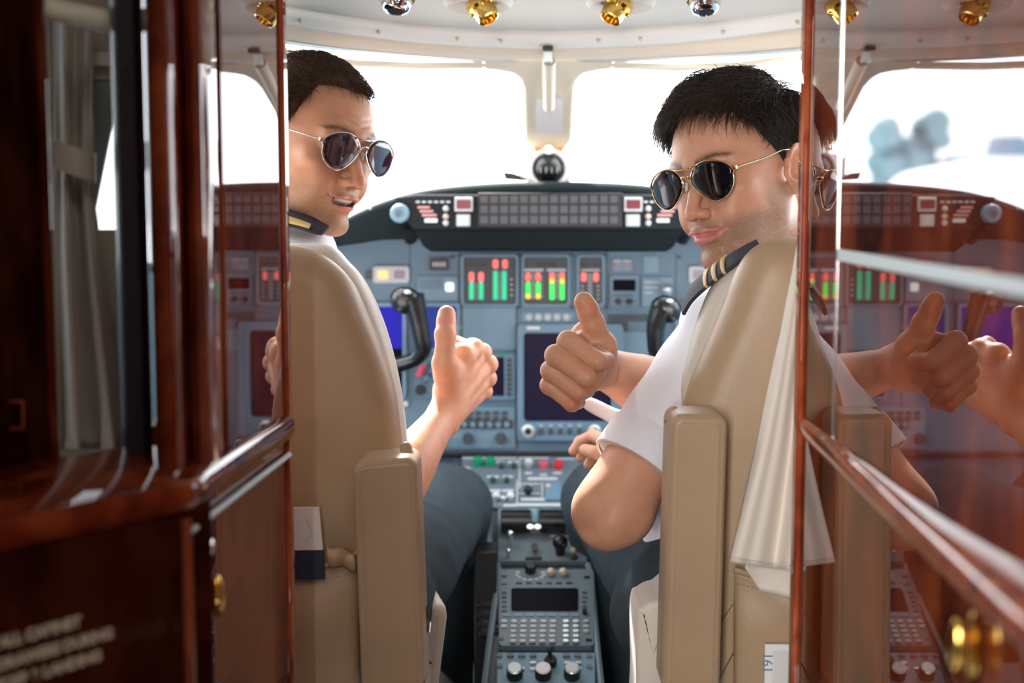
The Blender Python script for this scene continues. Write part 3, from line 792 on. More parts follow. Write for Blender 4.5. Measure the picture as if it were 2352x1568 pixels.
# windscreen frame: a sheet from the headliner down to the coaming with two large openings
def WY(x, y): return 2.25 + (y - 140) * .00135 - .10 * abs((x - 1255) / 600) ** 2
def sheet(name, pts, material, thick=.03, bevel=.006):
    P = [at(x, y, WY(x, y)) for x, y in pts]; mb = MB().prism(P, (0, thick, 0)); return obj(name, mb, material, None, bevel=bevel, smooth=False)
def fillet(cx_, cy_, r, a0, a1, n=6): return [(cx_ + r * math.cos(math.radians(a0 + (a1 - a0) * k / n)), cy_ + r * math.sin(math.radians(a0 + (a1 - a0) * k / n))) for k in range(n + 1)]
post = [(1110, 138), (1110, 156)] + [(1150, 160), (1178, 166), (1194, 177), (1202, 200)] + [(1206, 318), (1229, 350), (1220, 440), (1300, 440), (1292, 350), (1314, 318)] + [(1320, 200), (1326, 180), (1342, 166), (1372, 160), (1410, 155), (1410, 138)]
w1 = struct(sheet('window_1', post, 'cream', .035))
def topstrip(name, xs, dy):
    pts = [(x, y) for x, y in xs] + [(x, y + dy) for x, y in reversed(xs)]; return struct(sheet(name, pts, 'cream', .03))
topstrip('window_2', [(560, 90), (700, 118), (820, 136), (960, 142), (1112, 140)], 16)
topstrip('window_3', [(1408, 140), (1560, 146), (1700, 140), (1830, 124), (1960, 96)], 16)
for k, (n_, pts) in enumerate((('window_4', [(520, 60), (600, 92), (628, 120), (612, 460), (560, 470), (560, 120)]), ('window_5', [(1990, 60), (1910, 92), (1880, 120), (1900, 460), (1950, 470), (1950, 120)]))):
    struct(sheet(n_, pts, 'cream', .03))
# side walls, floor, aft faces of the bulkhead inside the cockpit
mb = MB(); mb.box((-.92, 2.1, .57), (.02, 1.5, 1.16)); mb.box((-.92, 1.68, 1.42), (.02, .46, .56)); struct(obj('wall_left', mb, 'panelblue2'))
mb = MB(); mb.box((.98, 2.1, .57), (.02, 1.5, 1.16)); mb.box((.98, 1.68, 1.42), (.02, .46, .56)); struct(obj('wall_right', mb, 'panelblue2'))
mb = MB(); mb.box((.03, 1.2, -.015), (1.7, 3.8, .03)); struct(obj('floor', mb, 'carpet'))
mb = MB(); mb.box((0, 3.02, .45), (1.6, .03, .9)); struct(obj('wall_front', mb, 'black'))
for i, (x0, x1) in enumerate(((-.95, -.60), (XR + .012, .95))):
    mb = MB(); mb.box(((x0 + x1) / 2, YE + .012, .93), (x1 - x0, .02, 1.86)); struct(obj('wall_back', mb, 'bulkwood'))

# ------------------------------------------------------------------ roof fittings
def roof_pt(px, py):
    """point of the ceiling panel seen at (px, py)"""
    a, b = cA(px), cB(px)
    def scr(q): d = q - CAM; return CY - F_PX * d.dot(_U) / d.dot(_F)
    lo, hi = 0.0, 1.0
    for _ in range(30):
        m = (lo + hi) / 2
        if scr(a * (1 - m) + b * m) < py: lo = m
        else: hi = m
    return a * (1 - lo) + b * lo
def air_vent(px, py, label, lean):
    c = roof_pt(px, py); t = thing('air_vent', label, 'air vent', c, 'round air nozzles in the ceiling'); ax = Vector((lean, -.35, -1)).normalized()
    obj('collar', MB().lathe(c - ax * .004, ax, [(.001, .0), (.026, .0), (.027, .006), (.024, .012), (.020, .013)]), 'gold', t)
    obj('nozzle', MB().lathe(c + ax * .002, ax, [(.021, .0), (.0215, .008), (.020, .016), (.016, .022), (.0115, .024), (.0105, .018), (.010, .008), (.001, .007)]), 'chrome', t)
    obj('outlet', MB().lathe(c + ax * .002, ax, [(.0001, .0215), (.0118, .0215), (.0118, .0225), (.0001, .0225)]), 'black', t)
air_vent(912, -14, 'chrome and gold air vent above the left pilot, left of both gold lights', -.05)
air_vent(1618, -12, 'chrome and gold air vent above the right pilot, right of both gold lights', .05)
def reading_light(px, py, label, s):
    c = roof_pt(px, py); t = thing('reading_light', label, 'reading light', c, 'gold reading lights in the ceiling'); ax = Vector((s * .55, -.35, -.75)).normalized()
    obj('recess', MB().lathe(c - ax * .0, (0, -.12, -1), [(.001, -.006), (.045, -.006), (.048, .004), (.043, .010), (.034, .006), (.001, .002)]), 'ceilingw', t)
    obj('lamp_body', MB().lathe(c - ax * .0, ax, [(.001, .0), (.018, .0), (.020, .007), (.020, .013), (.0165, .017), (.0165, .026), (.015, .033), (.012, .034), (.011, .026), (.001, .025)], 24), 'gold', t)
    mb = MB()
    for k in range(8):
        a = 2 * pi * k / 8; u = ax.orthogonal().normalized(); w_ = ax.cross(u); p = c + (u * math.cos(a) + w_ * math.sin(a)) * .0185
        mb.tube([p + ax * .002, p + ax * .018], .002, 6)
    obj('grip_ring', mb, 'gold', t)
reading_light(1098, 0, 'gold swivel reading light in the ceiling, left one, aimed right', .8)
reading_light(1426, 0, 'gold swivel reading light in the ceiling, right one, aimed left', -.8)
# compass, stowed sun visor rail, placard on the centre post
t = thing('compass_correction_card', 'white printed card hanging on the centre windscreen post', 'card', at(1262, 270, 2.28))
mb = MB(); P = [at(x, y, WY(x, y) - .035) for x, y in rrect(1231, 228, 1293, 309, 4)]; obj('card', mb.prism(P, (0, .002, 0)), 'paper', t, smooth=False)
mb = MB()
for k in range(7): a, b = at(1240, 246 + 8 * k, WY(1240, 246) - .0362 + k * .011), at(1284 - (k % 3) * 8, 246 + 8 * k, WY(1284, 246) - .0362 + k * .011); mb.tube([a, b], .0006, 4)
obj('printed_line', mb, 'labelwhite', t)
t = thing('centre_post_rod', 'cream rod hanging down the centre windscreen post with dark clip on top', 'rod', at(1260, 180, 2.22))
obj('rod', MB().tube([at(1261, 140, 2.20), at(1261, 248, 2.32)], [.010, .0085], 12), 'cream', t)
obj('clip', MB().box(at(1258, 112, 2.165), (.016, .012, .006)), 'black', t, bevel=.001)
obj('bracket', MB().box(at(1258, 130, 2.185), (.014, .010, .018)), 'satin', t, bevel=.001)
t = thing('magnetic_compass', 'black ball compass in cream housing on top of glareshield', 'compass', at(1260, 415, 2.50))
c = at(1260, 388, 2.47)
P = [at(x, y, 2.47) for x, y in rrect(1210, 352, 1311, 420, 8)]; obj('housing', MB().prism(P, (0, .06, 0)), 'cream', t, bevel=.004)
obj('bezel_ring', MB().tube([c + Vector((math.cos(a) * .031, -.004, math.sin(a) * .031)) for a in np.linspace(0, 2 * pi, 40)[:-1]], .004, 8, closed=True), 'white', t)
obj('compass_ball', MB().sphere(c + Vector((0, .004, 0)), (.027, .022, .027)), 'blackgloss', t)
mb = MB()
for x in (-.014, -.005, .005, .014): mb.box(c + Vector((x, -.019, -.002)), (.0012, .001, .010))
obj('scale_mark', mb, 'labelwhite', t)
obj('knob', MB().sphere(at(1260, 344, 2.45), .0075), 'whitelamp', t)
for x in (1236, 1285): obj('warning_flag', MB().box(at(x, 342, 2.47), (.012, .006, .007)), 'orange', t, bevel=.001)
t = thing('standby_sensor', 'black wedge-shaped sensor beside the compass on the glareshield', 'sensor', at(1180, 415, 2.48))
obj('foot', MB().prism([at(x, y, 2.48) for x, y in ((1154, 394), (1176, 396), (1212, 408), (1212, 416), (1160, 412))], (0, .03, 0)), 'black', t, bevel=.002)
obj('blade', MB().prism([at(x, y, 2.48) for x, y in ((1190, 352), (1212, 380), (1214, 412), (1192, 412))], (0, .01, 0)), 'satin', t, bevel=.001)

# ================================================================== GLARESHIELD
gs = thing('glareshield', 'black padded glareshield over the instrument panel under the windscreen', 'glareshield', at(1255, 500, 2.5))
top = [(560, 640), (640, 600), (700, 562), (760, 520), (820, 487), (880, 462), (960, 440), (1060, 427), (1180, 420), (1300, 419), (1420, 422), (1520, 431), (1610, 448), (1700, 478), (1780, 520), (1850, 565), (1930, 620)]
bot = [(560, 690), (640, 640), (700, 596), (760, 568), (820, 558), (880, 549), (960, 545), (1060, 520), (1180, 512), (1300, 512), (1420, 514), (1520, 530), (1610, 548), (1700, 565), (1780, 595), (1850, 640), (1930, 680)]
def gY(x): return 2.33 - .00000008 * (x - 1255) ** 2 * 1.5
n = 60; tp = spline([(x, y, 0) for x, y in top], n); bt = spline([(x, y, 0) for x, y in bot], n)
def gfn(a, b):
    i = int(round(a * (n - 1))); k = int(round(b * 7)); T = tp[i]; B_ = bt[i]; Yl = gY(T.x)
    lip = at(T.x, T.y, Yl); low = at(B_.x, B_.y, gY(B_.x))
    if k == 0: return Vector((lip.x * 1.24, 2.98, lip.z - .06))
    if k == 1: return Vector((lip.x * 1.1, 2.65, lip.z - .004))
    if k == 2: return lip + Vector((0, .06, -.000))
    if k == 3: return lip + Vector((0, .010, -.002))
    if k == 4: return lip * .8 + low * .2
    if k == 5: return low
    if k == 6: return low + Vector((0, .05, .004))
    return low + Vector((0, .20, .02))
obj('padded_hood', MB().grid(gfn, n, 8), 'hood', gs, auto=80, solid=.004)
# annunciator panel hanging under the hood
YA = 2.30
def prr(x0, y0, x1, y1, r, Y, t_, mb=None): mb = mb or MB(); return mb.prism([at(x, y, Y) for x, y in rrect(x0, y0, x1, y1, r)], (0, t_, 0))
body = [(903, 453), (955, 447), (1560, 447), (1610, 453), (1590, 500), (1572, 528), (950, 528), (925, 500)]
obj('annunciator_housing', MB().prism([at(x, y, YA) for x, y in body], (0, .08, 0)), 'hoodface', gs, bevel=.004)
low = [(950, 528), (1572, 528), (1548, 566), (1535, 578), (990, 578), (972, 566)]
obj('lower_lip', MB().prism([at(x, y, YA + (.0 if y < 540 else .012)) for x, y in low], (0, .09, 0)), 'hood', gs, bevel=.006)
obj('annunciator_bed', prr(1098, 443, 1430, 521, 3, YA - .002, .004), 'annunbed', gs, bevel=.001)
src_me = None
for r_ in range(3):
    for c_ in range(14):
        x = 1103 + c_ * 22.9 + (r_ == 9); y = 449 + r_ * 23.5
        if src_me is None:
            src_me = obj('annunciator_light', prr(x, y, x + 17.5, y + 16.5, 1.5, YA - .0045, .004), 'annun', gs, smooth=False); x00, y00 = x, y; p00 = at(x, y, YA)
        else:
            o = src_me.copy(); COL.objects.link(o); o.parent = gs; o.location = at(x, y, YA) - p00
for x0 in (1044, 1434):
    o = obj('master_warning_light', prr(x0, 453, x0 + 42, 486, 3, YA - .006, .008), 'labelwhite', gs, smooth=False, bevel=.001)
    obj('red_lens', prr(x0 + 5, 459, x0 + 37, 479, 2, YA - .008, .004), 'redlens', o, smooth=False)
    o = obj('master_caution_light', prr(x0 + 4, 492, x0 + 36, 520, 3, YA - .006, .008), 'labelwhite', gs, smooth=False, bevel=.001)
    obj('grey_lens', prr(x0 + 10, 497, x0 + 30, 515, 2, YA - .008, .004), 'satin', o, smooth=False)
for sx, x0 in ((1, 955), (-1, 1558)):
    mb = MB()
    for k in range(6): mb.addm(*((lambda q: (q.v, q.f))(prr(min(x0 + sx * k * 14, x0 + sx * (k * 14 + 9)), 461, max(x0 + sx * k * 14, x0 + sx * (k * 14 + 9)), 466, 1, YA - .003, .003))))
    obj('lettering', mb, 'labelwhite', gs, smooth=False)
    mb = MB()
    for k, y in enumerate((473, 482, 491)): a, b = x0 + sx * (4 + 5 * k), x0 + sx * (32 + 8 * k); mb.addm(*((lambda q: (q.v, q.f))(prr(min(a, b), y, max(a, b), y + 6, 1, YA - .003, .003))))
    obj('placard', mb, 'pink', gs, smooth=False)
    a, b = x0 + sx * 20, x0 + sx * 50; obj('placard', prr(min(a, b), 501, max(a, b), 511, 2, YA - .003, .003), 'satin', gs, smooth=False)
    for k, (y, m_) in enumerate(((479, 'labelwhite'), (497, 'creamknob'), (512, 'labelwhite'))): obj('push_button', MB().sphere(at(x0 + sx * 69, y, YA - .002), (.005, .005, .005), 14, 8), m_, gs)
# round pivot and bracket at the ends of the annunciator panel
for sx, xx in ((-1, 918), (1, 1592)):
    c = at(xx, 490, 2.29); obj('pivot_knob', MB().lathe(c, (0, -1, 0), [(.001, -.03), (.015, -.03), (.0155, .0), (.013, .004), (.007, .004), (.006, .0), (.001, .0)]), 'panelblue2', gs)
    obj('support_arm', MB().tube([at(xx + sx * -4, 505, 2.31), at(xx + sx * -30 * -1 * -1, 550, 2.36)] if False else [at(xx + (-sx) * 8, 508, 2.32), at(xx + (-sx) * 26, 548, 2.36)], [.014, .012], 12), 'black', gs)
obj('chart_light', prr(845, 478, 885, 500, 6, 2.315, .01), 'satin', gs, bevel=.001)

# ================================================================== INSTRUMENT PANEL
YP = 2.47
ip = thing('instrument_panel', 'blue-grey instrument panel with engine gauges and dark displays', 'instrument panel', at(1255, 800, YP))
obj('panel_face', MB().prism([at(x, y, YP) for x, y in [(560, 700), (640, 640), (700, 590), (760, 560), (900, 540), (1000, 520), (1520, 520), (1640, 540), (1740, 560), (1820, 590), (1900, 640), (1980, 700), (1980, 1042), (560, 1042)]], (0, .03, 0)), 'panelblue', ip, smooth=False)
obj('lower_shelf', MB().prism([at(x, y, YP + .02) for x, y in [(560, 1040), (1980, 1040), (1980, 1260), (560, 1260)]], (0, .03, 0)), 'panelblue', ip, smooth=False)
obj('lower_edge', MB().tube([at(560, 1043, YP - .004), at(1980, 1043, YP - .004)], .005, 8), 'black', ip)
def inst(name, x0, y0, x1, y1, r, m_, d=.0, t_=.004, parent=None, bevel=0): return obj(name, prr(x0, y0, x1, y1, r, YP - d, t_), m_, parent or ip, smooth=False, bevel=bevel)
def frame_px(name, x0, y0, x1, y1, b, r, m_, d, t_, parent=None, r2=None):
    mb = MB().ring([at(x, y, YP - d) for x, y in rrect(x0, y0, x1, y1, r)], [at(x, y, YP - d) for x, y in rrect(x0 + b, y0 + b, x1 - b, y1 - b, r2 if r2 is not None else max(r - b * .5, 1))], (0, t_, 0))
    return obj(name, mb, m_, parent or ip, smooth=False, bevel=.0008)
def marks(name, rects, m_, d, parent):
    mb = MB()
    for (x0, y0, x1, y1) in rects: mb.prism([at(x, y, YP - d) for x, y in ((x0, y0), (x1, y0), (x1, y1), (x0, y1))], (0, .001, 0))
    return obj(name, mb, m_, parent, smooth=False)
# engine gauge clusters
def gauge(x0, y0, x1, y1, bars, heads, digits):
    g = frame_px('engine_gauge', x0 - 5, y0 - 6, x1 + 5, y1 + 6, 6, 10, 'panelblue2', .010, .012)
    inst('gauge_face', x0, y0, x1, y1, 7, 'paneldark', .004, .004, g)
    for c, x, yt, yb, m_ in bars: inst('bar', x - 5.5, yt, x + 5.5, yb, 2, m_, .0055, .001, g)
    for x, yt, yb, m_ in heads: inst('bar_tip', x - 6, yt, x + 6, yb, 4, m_, .0065, .001, g)
    for a in digits: inst('digit_window', *a, 1, 'black', .0055, .001, g)
    return g
g = gauge(1064, 590, 1186, 698, [(0, 1083, 648, 688, 'greenlamp'), (0, 1105, 648, 688, 'greenlamp'), (0, 1138, 622, 688, 'greenlamp'), (0, 1158, 622, 688, 'greenlamp')],
          [(1083, 625, 647, 'redlamp'), (1105, 625, 647, 'redlamp'), (1138, 596, 616, 'redlamp'), (1160, 596, 616, 'redlamp')], [(1071, 603, 1092, 612), (1097, 603, 1118, 612)])
marks('scale', [(1092, 650 + 5 * k, 1096, 652 + 5 * k) for k in range(8)] + [(1146, 626 + 5 * k, 1150, 628 + 5 * k) for k in range(13)] + [(1172, 640 + 12 * k, 1178, 643 + 12 * k) for k in range(4)], 'labelwhite', .0068, g)
g = gauge(1203, 590, 1305, 698, [(0, 1213, 648, 680, 'limelamp'), (0, 1236, 648, 680, 'limelamp'), (0, 1268, 648, 688, 'limelamp'), (0, 1291, 648, 688, 'limelamp')],
          [(1213, 626, 645, 'redlamp'), (1236, 626, 645, 'redlamp'), (1268, 626, 640, 'redlamp'), (1291, 626, 640, 'redlamp'), (1268, 639, 650, 'amberlamp'), (1291, 639, 650, 'amberlamp'), (1213, 676, 686, 'amberlamp'), (1236, 676, 686, 'amberlamp')],
          [(1234, 603, 1254, 612), (1258, 603, 1278, 612)])
marks('scale', [(1204, 617, 1248, 623), (1256, 617, 1300, 623)] + [(1222, 628 + 6 * k, 1227, 631 + 6 * k) for k in range(10)] + [(1277, 628 + 6 * k, 1282, 631 + 6 * k) for k in range(10)] + [(1244, 634 + 9 * k, 1247, 637 + 9 * k) for k in range(6)], 'labelwhite', .0068, g)
g = gauge(1330, 590, 1384, 698, [], [(1341, 626, 646, 'redlamp'), (1369, 626, 646, 'redlamp')], [(1333, 603, 1353, 612), (1359, 603, 1379, 612)])
marks('scale', [(1334, 618, 1378, 622)] + [(1350, 630 + 8 * k, 1360, 633 + 8 * k) for k in range(8)] + [(1335, 655 + 10 * k, 1340, 658 + 10 * k) for k in range(4)] + [(1372, 655 + 10 * k, 1377, 658 + 10 * k) for k in range(4)], 'labelwhite', .0068, g)
# small instruments right of the gauges
inst('twin_dial', 1407, 596, 1452, 622, 4, 'panelblue2', .004)
for x in (1417, 1440): inst('dial_window', x - 9, 604, x + 9, 617, 3, 'mauve', .006, .003)
marks('lettering', [(1408, 597, 1426, 601), (1432, 597, 1450, 601)], 'labelwhite', .0065, ip)
m = inst('radio_unit', 1402, 632, 1468, 704, 4, 'panelframe', .006, .006, bevel=.001); inst('radio_screen', 1408, 642, 1460, 668, 2, 'screen', .008, .003, m)
marks('lettering', [(1408 + 8 * k, 676, 1413 + 8 * k, 680) for k in range(6)], 'paneldark', .0085, m)
for x in (1420, 1446): obj('knob', MB().lathe(at(x, 692, YP - .006), (0, -1, 0), [(.0001, .010), (.005, .010), (.006, 0)]), 'black', m)
m = inst('gear_panel', 1474, 636, 1546, 704, 4, 'panelblue2', .005, .006, bevel=.001)
marks('lettering', [(1480, 646, 1516, 650), (1480, 658, 1512, 662), (1480, 670, 1500, 674)], 'labelwhite', .0075, m)
obj('gear_lever', MB().tube([at(1533, 690, YP - .006), at(1533, 668, YP - .045)], [.005, .007], 12), 'labelwhite', m)
obj('lever_knob', MB().sphere(at(1533, 664, YP - .048), .010), 'satin', m)
inst('blank_plate', 1478, 588, 1512, 628, 3, 'panelblue2', .004); inst('blank_plate', 1404, 762, 1506, 812, 3, 'panelblue2', .004)
inst('vent_row', 1396, 722, 1530, 738, 2, 'paneldark', .003); inst('vent_row', 1396, 740, 1442, 762, 2, 'paneldark', .003)
inst('blank_plate', 1062, 706, 1184, 802, 3, 'panelblue2', .003)
m = inst('flight_clock', 986, 592, 1030, 621, 3, 'black', .006, .006); marks('digits', [(994 + 8 * k, 602, 999 + 8 * k, 612) for k in range(4)], 'labelwhite', .0072, m)
m = inst('flight_director_panel', 958, 634, 1052, 692, 4, 'panelframe', .005, .005, bevel=.001); inst('dark_window', 965, 642, 1015, 664, 2, 'panelblue', .007, .002, m); inst('white_light', 1023, 649, 1042, 669, 4, 'whitelamp', .009, .003, m)
inst('dark_window', 838, 622, 856, 642, 2, 'paneldark', .004)
def rocker(x0, label_cols):
    m = inst('switch_light', x0, 611, x0 + 84, 650, 7, 'labelwhite', .010, .010, bevel=.001)
    for k, c_ in enumerate(label_cols): inst('lens', x0 + 11 + 38 * k, 621, x0 + 35 + 38 * k, 640, 2, c_, .012, .002, m)
rocker(856, ('orangelamp', 'mauve')); rocker(1582, ('mauve', 'mauve'))
# flight displays
def display(x0, y0, x1, y1, m_, b=9, sub=None):
    d = frame_px('display', x0 - b, y0 - b, x1 + b, y1 + b, b, 8, 'panelframe', .012, .014); inst('screen', x0, y0, x1, y1, 4, m_, .006, .004, d)
    if sub: inst('screen_band', *sub, 2, 'screen', .0065, .001, d)
    return d
display(700, 704, 924, 906, 'screenblue', sub=(700, 800, 924, 895)); display(962, 704, 1048, 800, 'screenblue2')
display(1560, 704, 1760, 906, 'screenblue')
mb = frame_px('multifunction_display', 1188, 744, 1432, 1012, 14, 12, 'panelframe', .020, .022)
obj('display_bezel', MB().ring([at(x, y, YP - .019) for x, y in rrect(1200, 756, 1420, 1000, 8)], [at(x, y, YP - .019) for x, y in rrect(1203, 764, 1404, 968, 9)], (0, .02, 0)), 'panelframe', mb, smooth=False)
inst('screen', 1196, 758, 1412, 974, 6, 'screenpurple', .012, .004, mb); marks('lettering', [(1210, 750, 1240, 756)], 'white', .0215, mb)
for x in (1213, 1365):
    o = obj('rotary_knob', MB().lathe(at(x, 990, YP - .020), (0, -1, 0), [(.001, .0), (.012, .0), (.012, .004), (.0085, .005), (.008, .016), (.0001, .016)]), 'satin', mb)
    obj('knob_cap', MB().lathe(at(x, 991, YP - .036), (0, -1, 0), [(.0001, .001), (.0055, .001), (.0055, -.004)]), 'black', o)
for k in range(5):
    x = 1243 + k * 22; obj('softkey', prr(x - 6, 984, x + 6, 998, 5, YP - .023, .004), 'paneldark', mb, smooth=False)
marks('lettering', [(1239 + 22 * k, 975, 1247 + 22 * k, 979) for k in range(5)], 'labelwhite', .0215, mb)
for k in range(5): obj('round_button', MB().lathe(at(1215 + 21.5 * k, 728, YP), (0, -1, 0), [(.006, .0), (.006, .004), (.0001, .005)], 16), 'labelwhite', ip)
inst('button_row', 1198, 718, 1318, 738, 4, 'panelblue2', .001, .002)
m = frame_px('radio_display', 1088, 812, 1184, 918, 8, 5, 'panelframe', .010, .012); inst('screen', 1094, 820, 1158, 912, 3, 'screenpurple', .005, .003, m); inst('bezel_strip', 1158, 818, 1178, 914, 2, 'panelframe', .009, .004, m)
for k in range(8): inst('side_key', 1164, 824 + 11 * k, 1175, 832 + 11 * k, 1, 'paneldark', .0115, .002, m)
inst('green_light', 1150, 806, 1160, 816, 5, 'greenknob', .0125, .003, m)
m = inst('audio_panel', 1000, 936, 1184, 1030, 4, 'panelblue2', .005, .006, bevel=.001)
for r_ in range(2):
    for k in range(8): inst('key', 1012 + 20 * k, 944 + 12 * r_, 1026 + 20 * k, 953 + 12 * r_, 1, 'paneldark', .007, .003, m)
inst('key_strip', 1036, 964, 1178, 984, 4, 'paneldark', .007, .002, m)
for k in range(7): obj('round_key', MB().lathe(at(1047 + 19.5 * k, 974, YP - .008), (0, -1, 0), [(.005, .0), (.005, .004), (.0001, .004)], 14), 'panelblue2', m)
for x in (1075, 1150, 1012): obj('knob', MB().lathe(at(x, 1006, YP - .006), (0, -1, 0), [(.010, .0), (.009, .012), (.0001, .012)], 18), 'paneldark', m)
m = inst('control_cluster', 948, 826, 1008, 916, 4, 'panelblue', .004, .004, bevel=.001)
obj('red_lever', MB().tube([at(962, 862, YP - .012), at(973, 838, YP - .02)], [.006, .0055], 10), 'pinkknob', m)
for x, y in ((972, 880), (985, 862), (995, 845), (968, 845)): obj('teal_switch', MB().tube([at(x, y, YP), at(x + 8, y - 12, YP - .02)], .004, 8), 'farblue', m)
obj('knob', MB().lathe(at(966, 895, YP - .004), (0, -1, 0), [(.009, .0), (.008, .012), (.0001, .012)], 18), 'black', m)
for x, y in ((932, 925), (1018, 722), (1052, 752)): obj('knob', MB().lathe(at(x, y, YP), (0, -1, 0), [(.006, .0), (.005, .010), (.0001, .010)], 14), 'satin', ip)
for x, y in ((1057, 584), (1192, 584), (1192, 706), (1057, 706), (1314, 584), (1314, 706), (1392, 584), (1392, 706), (1050, 640), (955, 700), (1184, 804), (1186, 1018), (1438, 1018), (1040, 590), (1560, 590), (1570, 690)): obj('screw', MB().lathe(at(x, y, YP - .001), (0, -1, 0), [(.0035, .0), (.003, .002), (.0001, .002)], 12), 'paneldark', ip)
mb = MB()
for (x0, y0, x1, y1) in ((1053, 582, 1055, 1030), (1186, 582, 1188, 744), (1394, 582, 1396, 720), (940, 696, 1056, 698), (1552, 582, 1554, 700), (940, 560, 942, 700), (1184, 744, 1187, 1030)): mb.prism([at(x, y, YP - .0008) for x, y in ((x0, y0), (x1, y0), (x1, y1), (x0, y1))], (0, .001, 0))
obj('panel_seam', mb, 'paneldark', ip, smooth=False)

# ================================================================== CONTROL YOKES
def yoke(label, knob, path, r, mirror=None):
    c = at(*path[-1][:2], 2.30); t = thing('control_yoke', label, 'control yoke', c)
    P = spline([at(x, y, Y) for x, y, Y in path], 40)
    obj('yoke_horn', MB().tube(P, [float(np.interp(i / 39, (0, .2, .6, 1), r)) for i in range(40)], 14), 'blackgloss', t)
    k = at(*knob); obj('grip_head', MB().sphere(k, (.026, .020, .022), 20, 14, Matrix.Rotation(.3, 3, 'Y')), 'blackgloss', t)
    obj('trim_switch', MB().sphere(k + Vector((.004, -.014, .014)), (.006, .004, .004), 14, 8), 'satin', t)
    return t
yoke('black control yoke horn in front of the left seat', (932, 690, 2.26), [(948, 680, 2.255), (958, 720, 2.26), (968, 770, 2.265), (972, 802, 2.27), (950, 826, 2.28), (900, 842, 2.29), (840, 858, 2.31), (760, 862, 2.34)], (.019, .015, .012, .016))
yoke('black control yoke horn behind the raised arm of the right pilot', (1530, 710, 2.26), [(1522, 705, 2.255), (1508, 740, 2.26), (1506, 780, 2.265), (1512, 812, 2.27), (1560, 840, 2.28), (1640, 858, 2.31), (1740, 862, 2.34)], (.019, .015, .012, .016))
# ================================================================== CENTRE PEDESTAL
pd = thing('centre_pedestal', 'centre pedestal with throttle quadrant, keypad unit and switches between the seats', 'pedestal', (.045, 2.15, 0))
prof = [(1052, 2.455), (1180, 2.30), (1300, 2.165), (1318, 2.15), (1500, 2.00), (1508, 1.995), (1660, 1.90)]
def pY(y): return float(np.interp(y, [a for a, b in prof], [b for a, b in prof]))
def pp(x, y, up=0.0):
    p = at(x, y, pY(y)); d = (at(x, y + 4, pY(y + 4)) - at(x, y - 4, pY(y - 4))).normalized(); nrm = Vector((1, 0, 0)).cross(d); nrm = nrm if nrm.z > 0 else -nrm
    return p + nrm * up
def pnorm(x, y): return (pp(x, y, 1.0) - pp(x, y, 0.0)).normalized()
def plate(name, x0, y0, x1, y1, r, m_, h, base=0.0, parent=None, ins=0):
    """rounded plate lying on the pedestal slope; x at mid height"""
    pts = rrect(x0, y0, x1, y1, r, 3); mb = MB(); A = [pp(x, y, base) for x, y in pts]; B = [pp(x, y, base + h) for x, y in pts]; n = len(pts)
    mb.addm(A + B, [tuple(range(n - 1, -1, -1)), tuple(range(n, 2 * n))] + [(i, (i + 1) % n, (i + 1) % n + n, i + n) for i in range(n)])
    return obj(name, mb, m_, parent or pd, smooth=False)
def knob(x, y, r, h, m_, parent=None, cap=None, name='knob'):
    c = pp(x, y); nn = pnorm(x, y); o = obj(name, MB().lathe(c, nn, [(r * 1.05, -.004), (r, h * .9), (r * .85, h), (.0001, h)], 20), m_, parent or pd)
    if cap: obj('knob_cap', MB().lathe(c, nn, [(r * .95, h + .0004), (r * .8, h + .002), (.0001, h + .002)], 20), cap, o)
    return o
def toggle(x, y, m_, parent=None, r=.005, h=.022, lean=0.0, name='switch'):
    c = pp(x, y); nn = (pnorm(x, y) + Vector((0, lean, 0))).normalized(); return obj(name, MB().tube([c, c + nn * h * .6, c + nn * h], [r * .5, r * .7, r], 10).sphere(c + nn * h, r * 1.05, 12, 8), m_, parent or pd)
# body
rows = [(1052, 1040, 1440), (1180, 1128, 1325), (1300, 1142, 1350), (1318, 1146, 1356), (1500, 1122, 1372), (1660, 1104, 1388)]
mb = MB(); L_ = []; R_ = []
for y, xl, xr in rows: L_.append(pp(xl, y, -.002)); R_.append(pp(xr, y, -.002))
n = len(rows); vs_ = L_ + R_ + [Vector((p.x, p.y, 0)) for p in L_] + [Vector((p.x, p.y, 0)) for p in R_]; fs = []
for i in range(n - 1): fs += [(i, i + 1, n + i + 1, n + i), (i, 2 * n + i, 2 * n + i + 1, i + 1), (n + i, n + i + 1, 3 * n + i + 1, 3 * n + i)]
fs += [(0, n, 3 * n, 2 * n), (n - 1, 3 * n - 1, 4 * n - 1, 2 * n - 1)]
obj('pedestal_body', mb.addm(vs_, fs), 'paneldark', pd, smooth=False)
for s, k in ((0, 1), (1, -1)):
    pth = [pp(r_[1 + s] , r_[0], .004) for r_ in rows[2:]]; obj('side_rail', MB().tube(pth, .005, 8), 'pedgrey', pd)
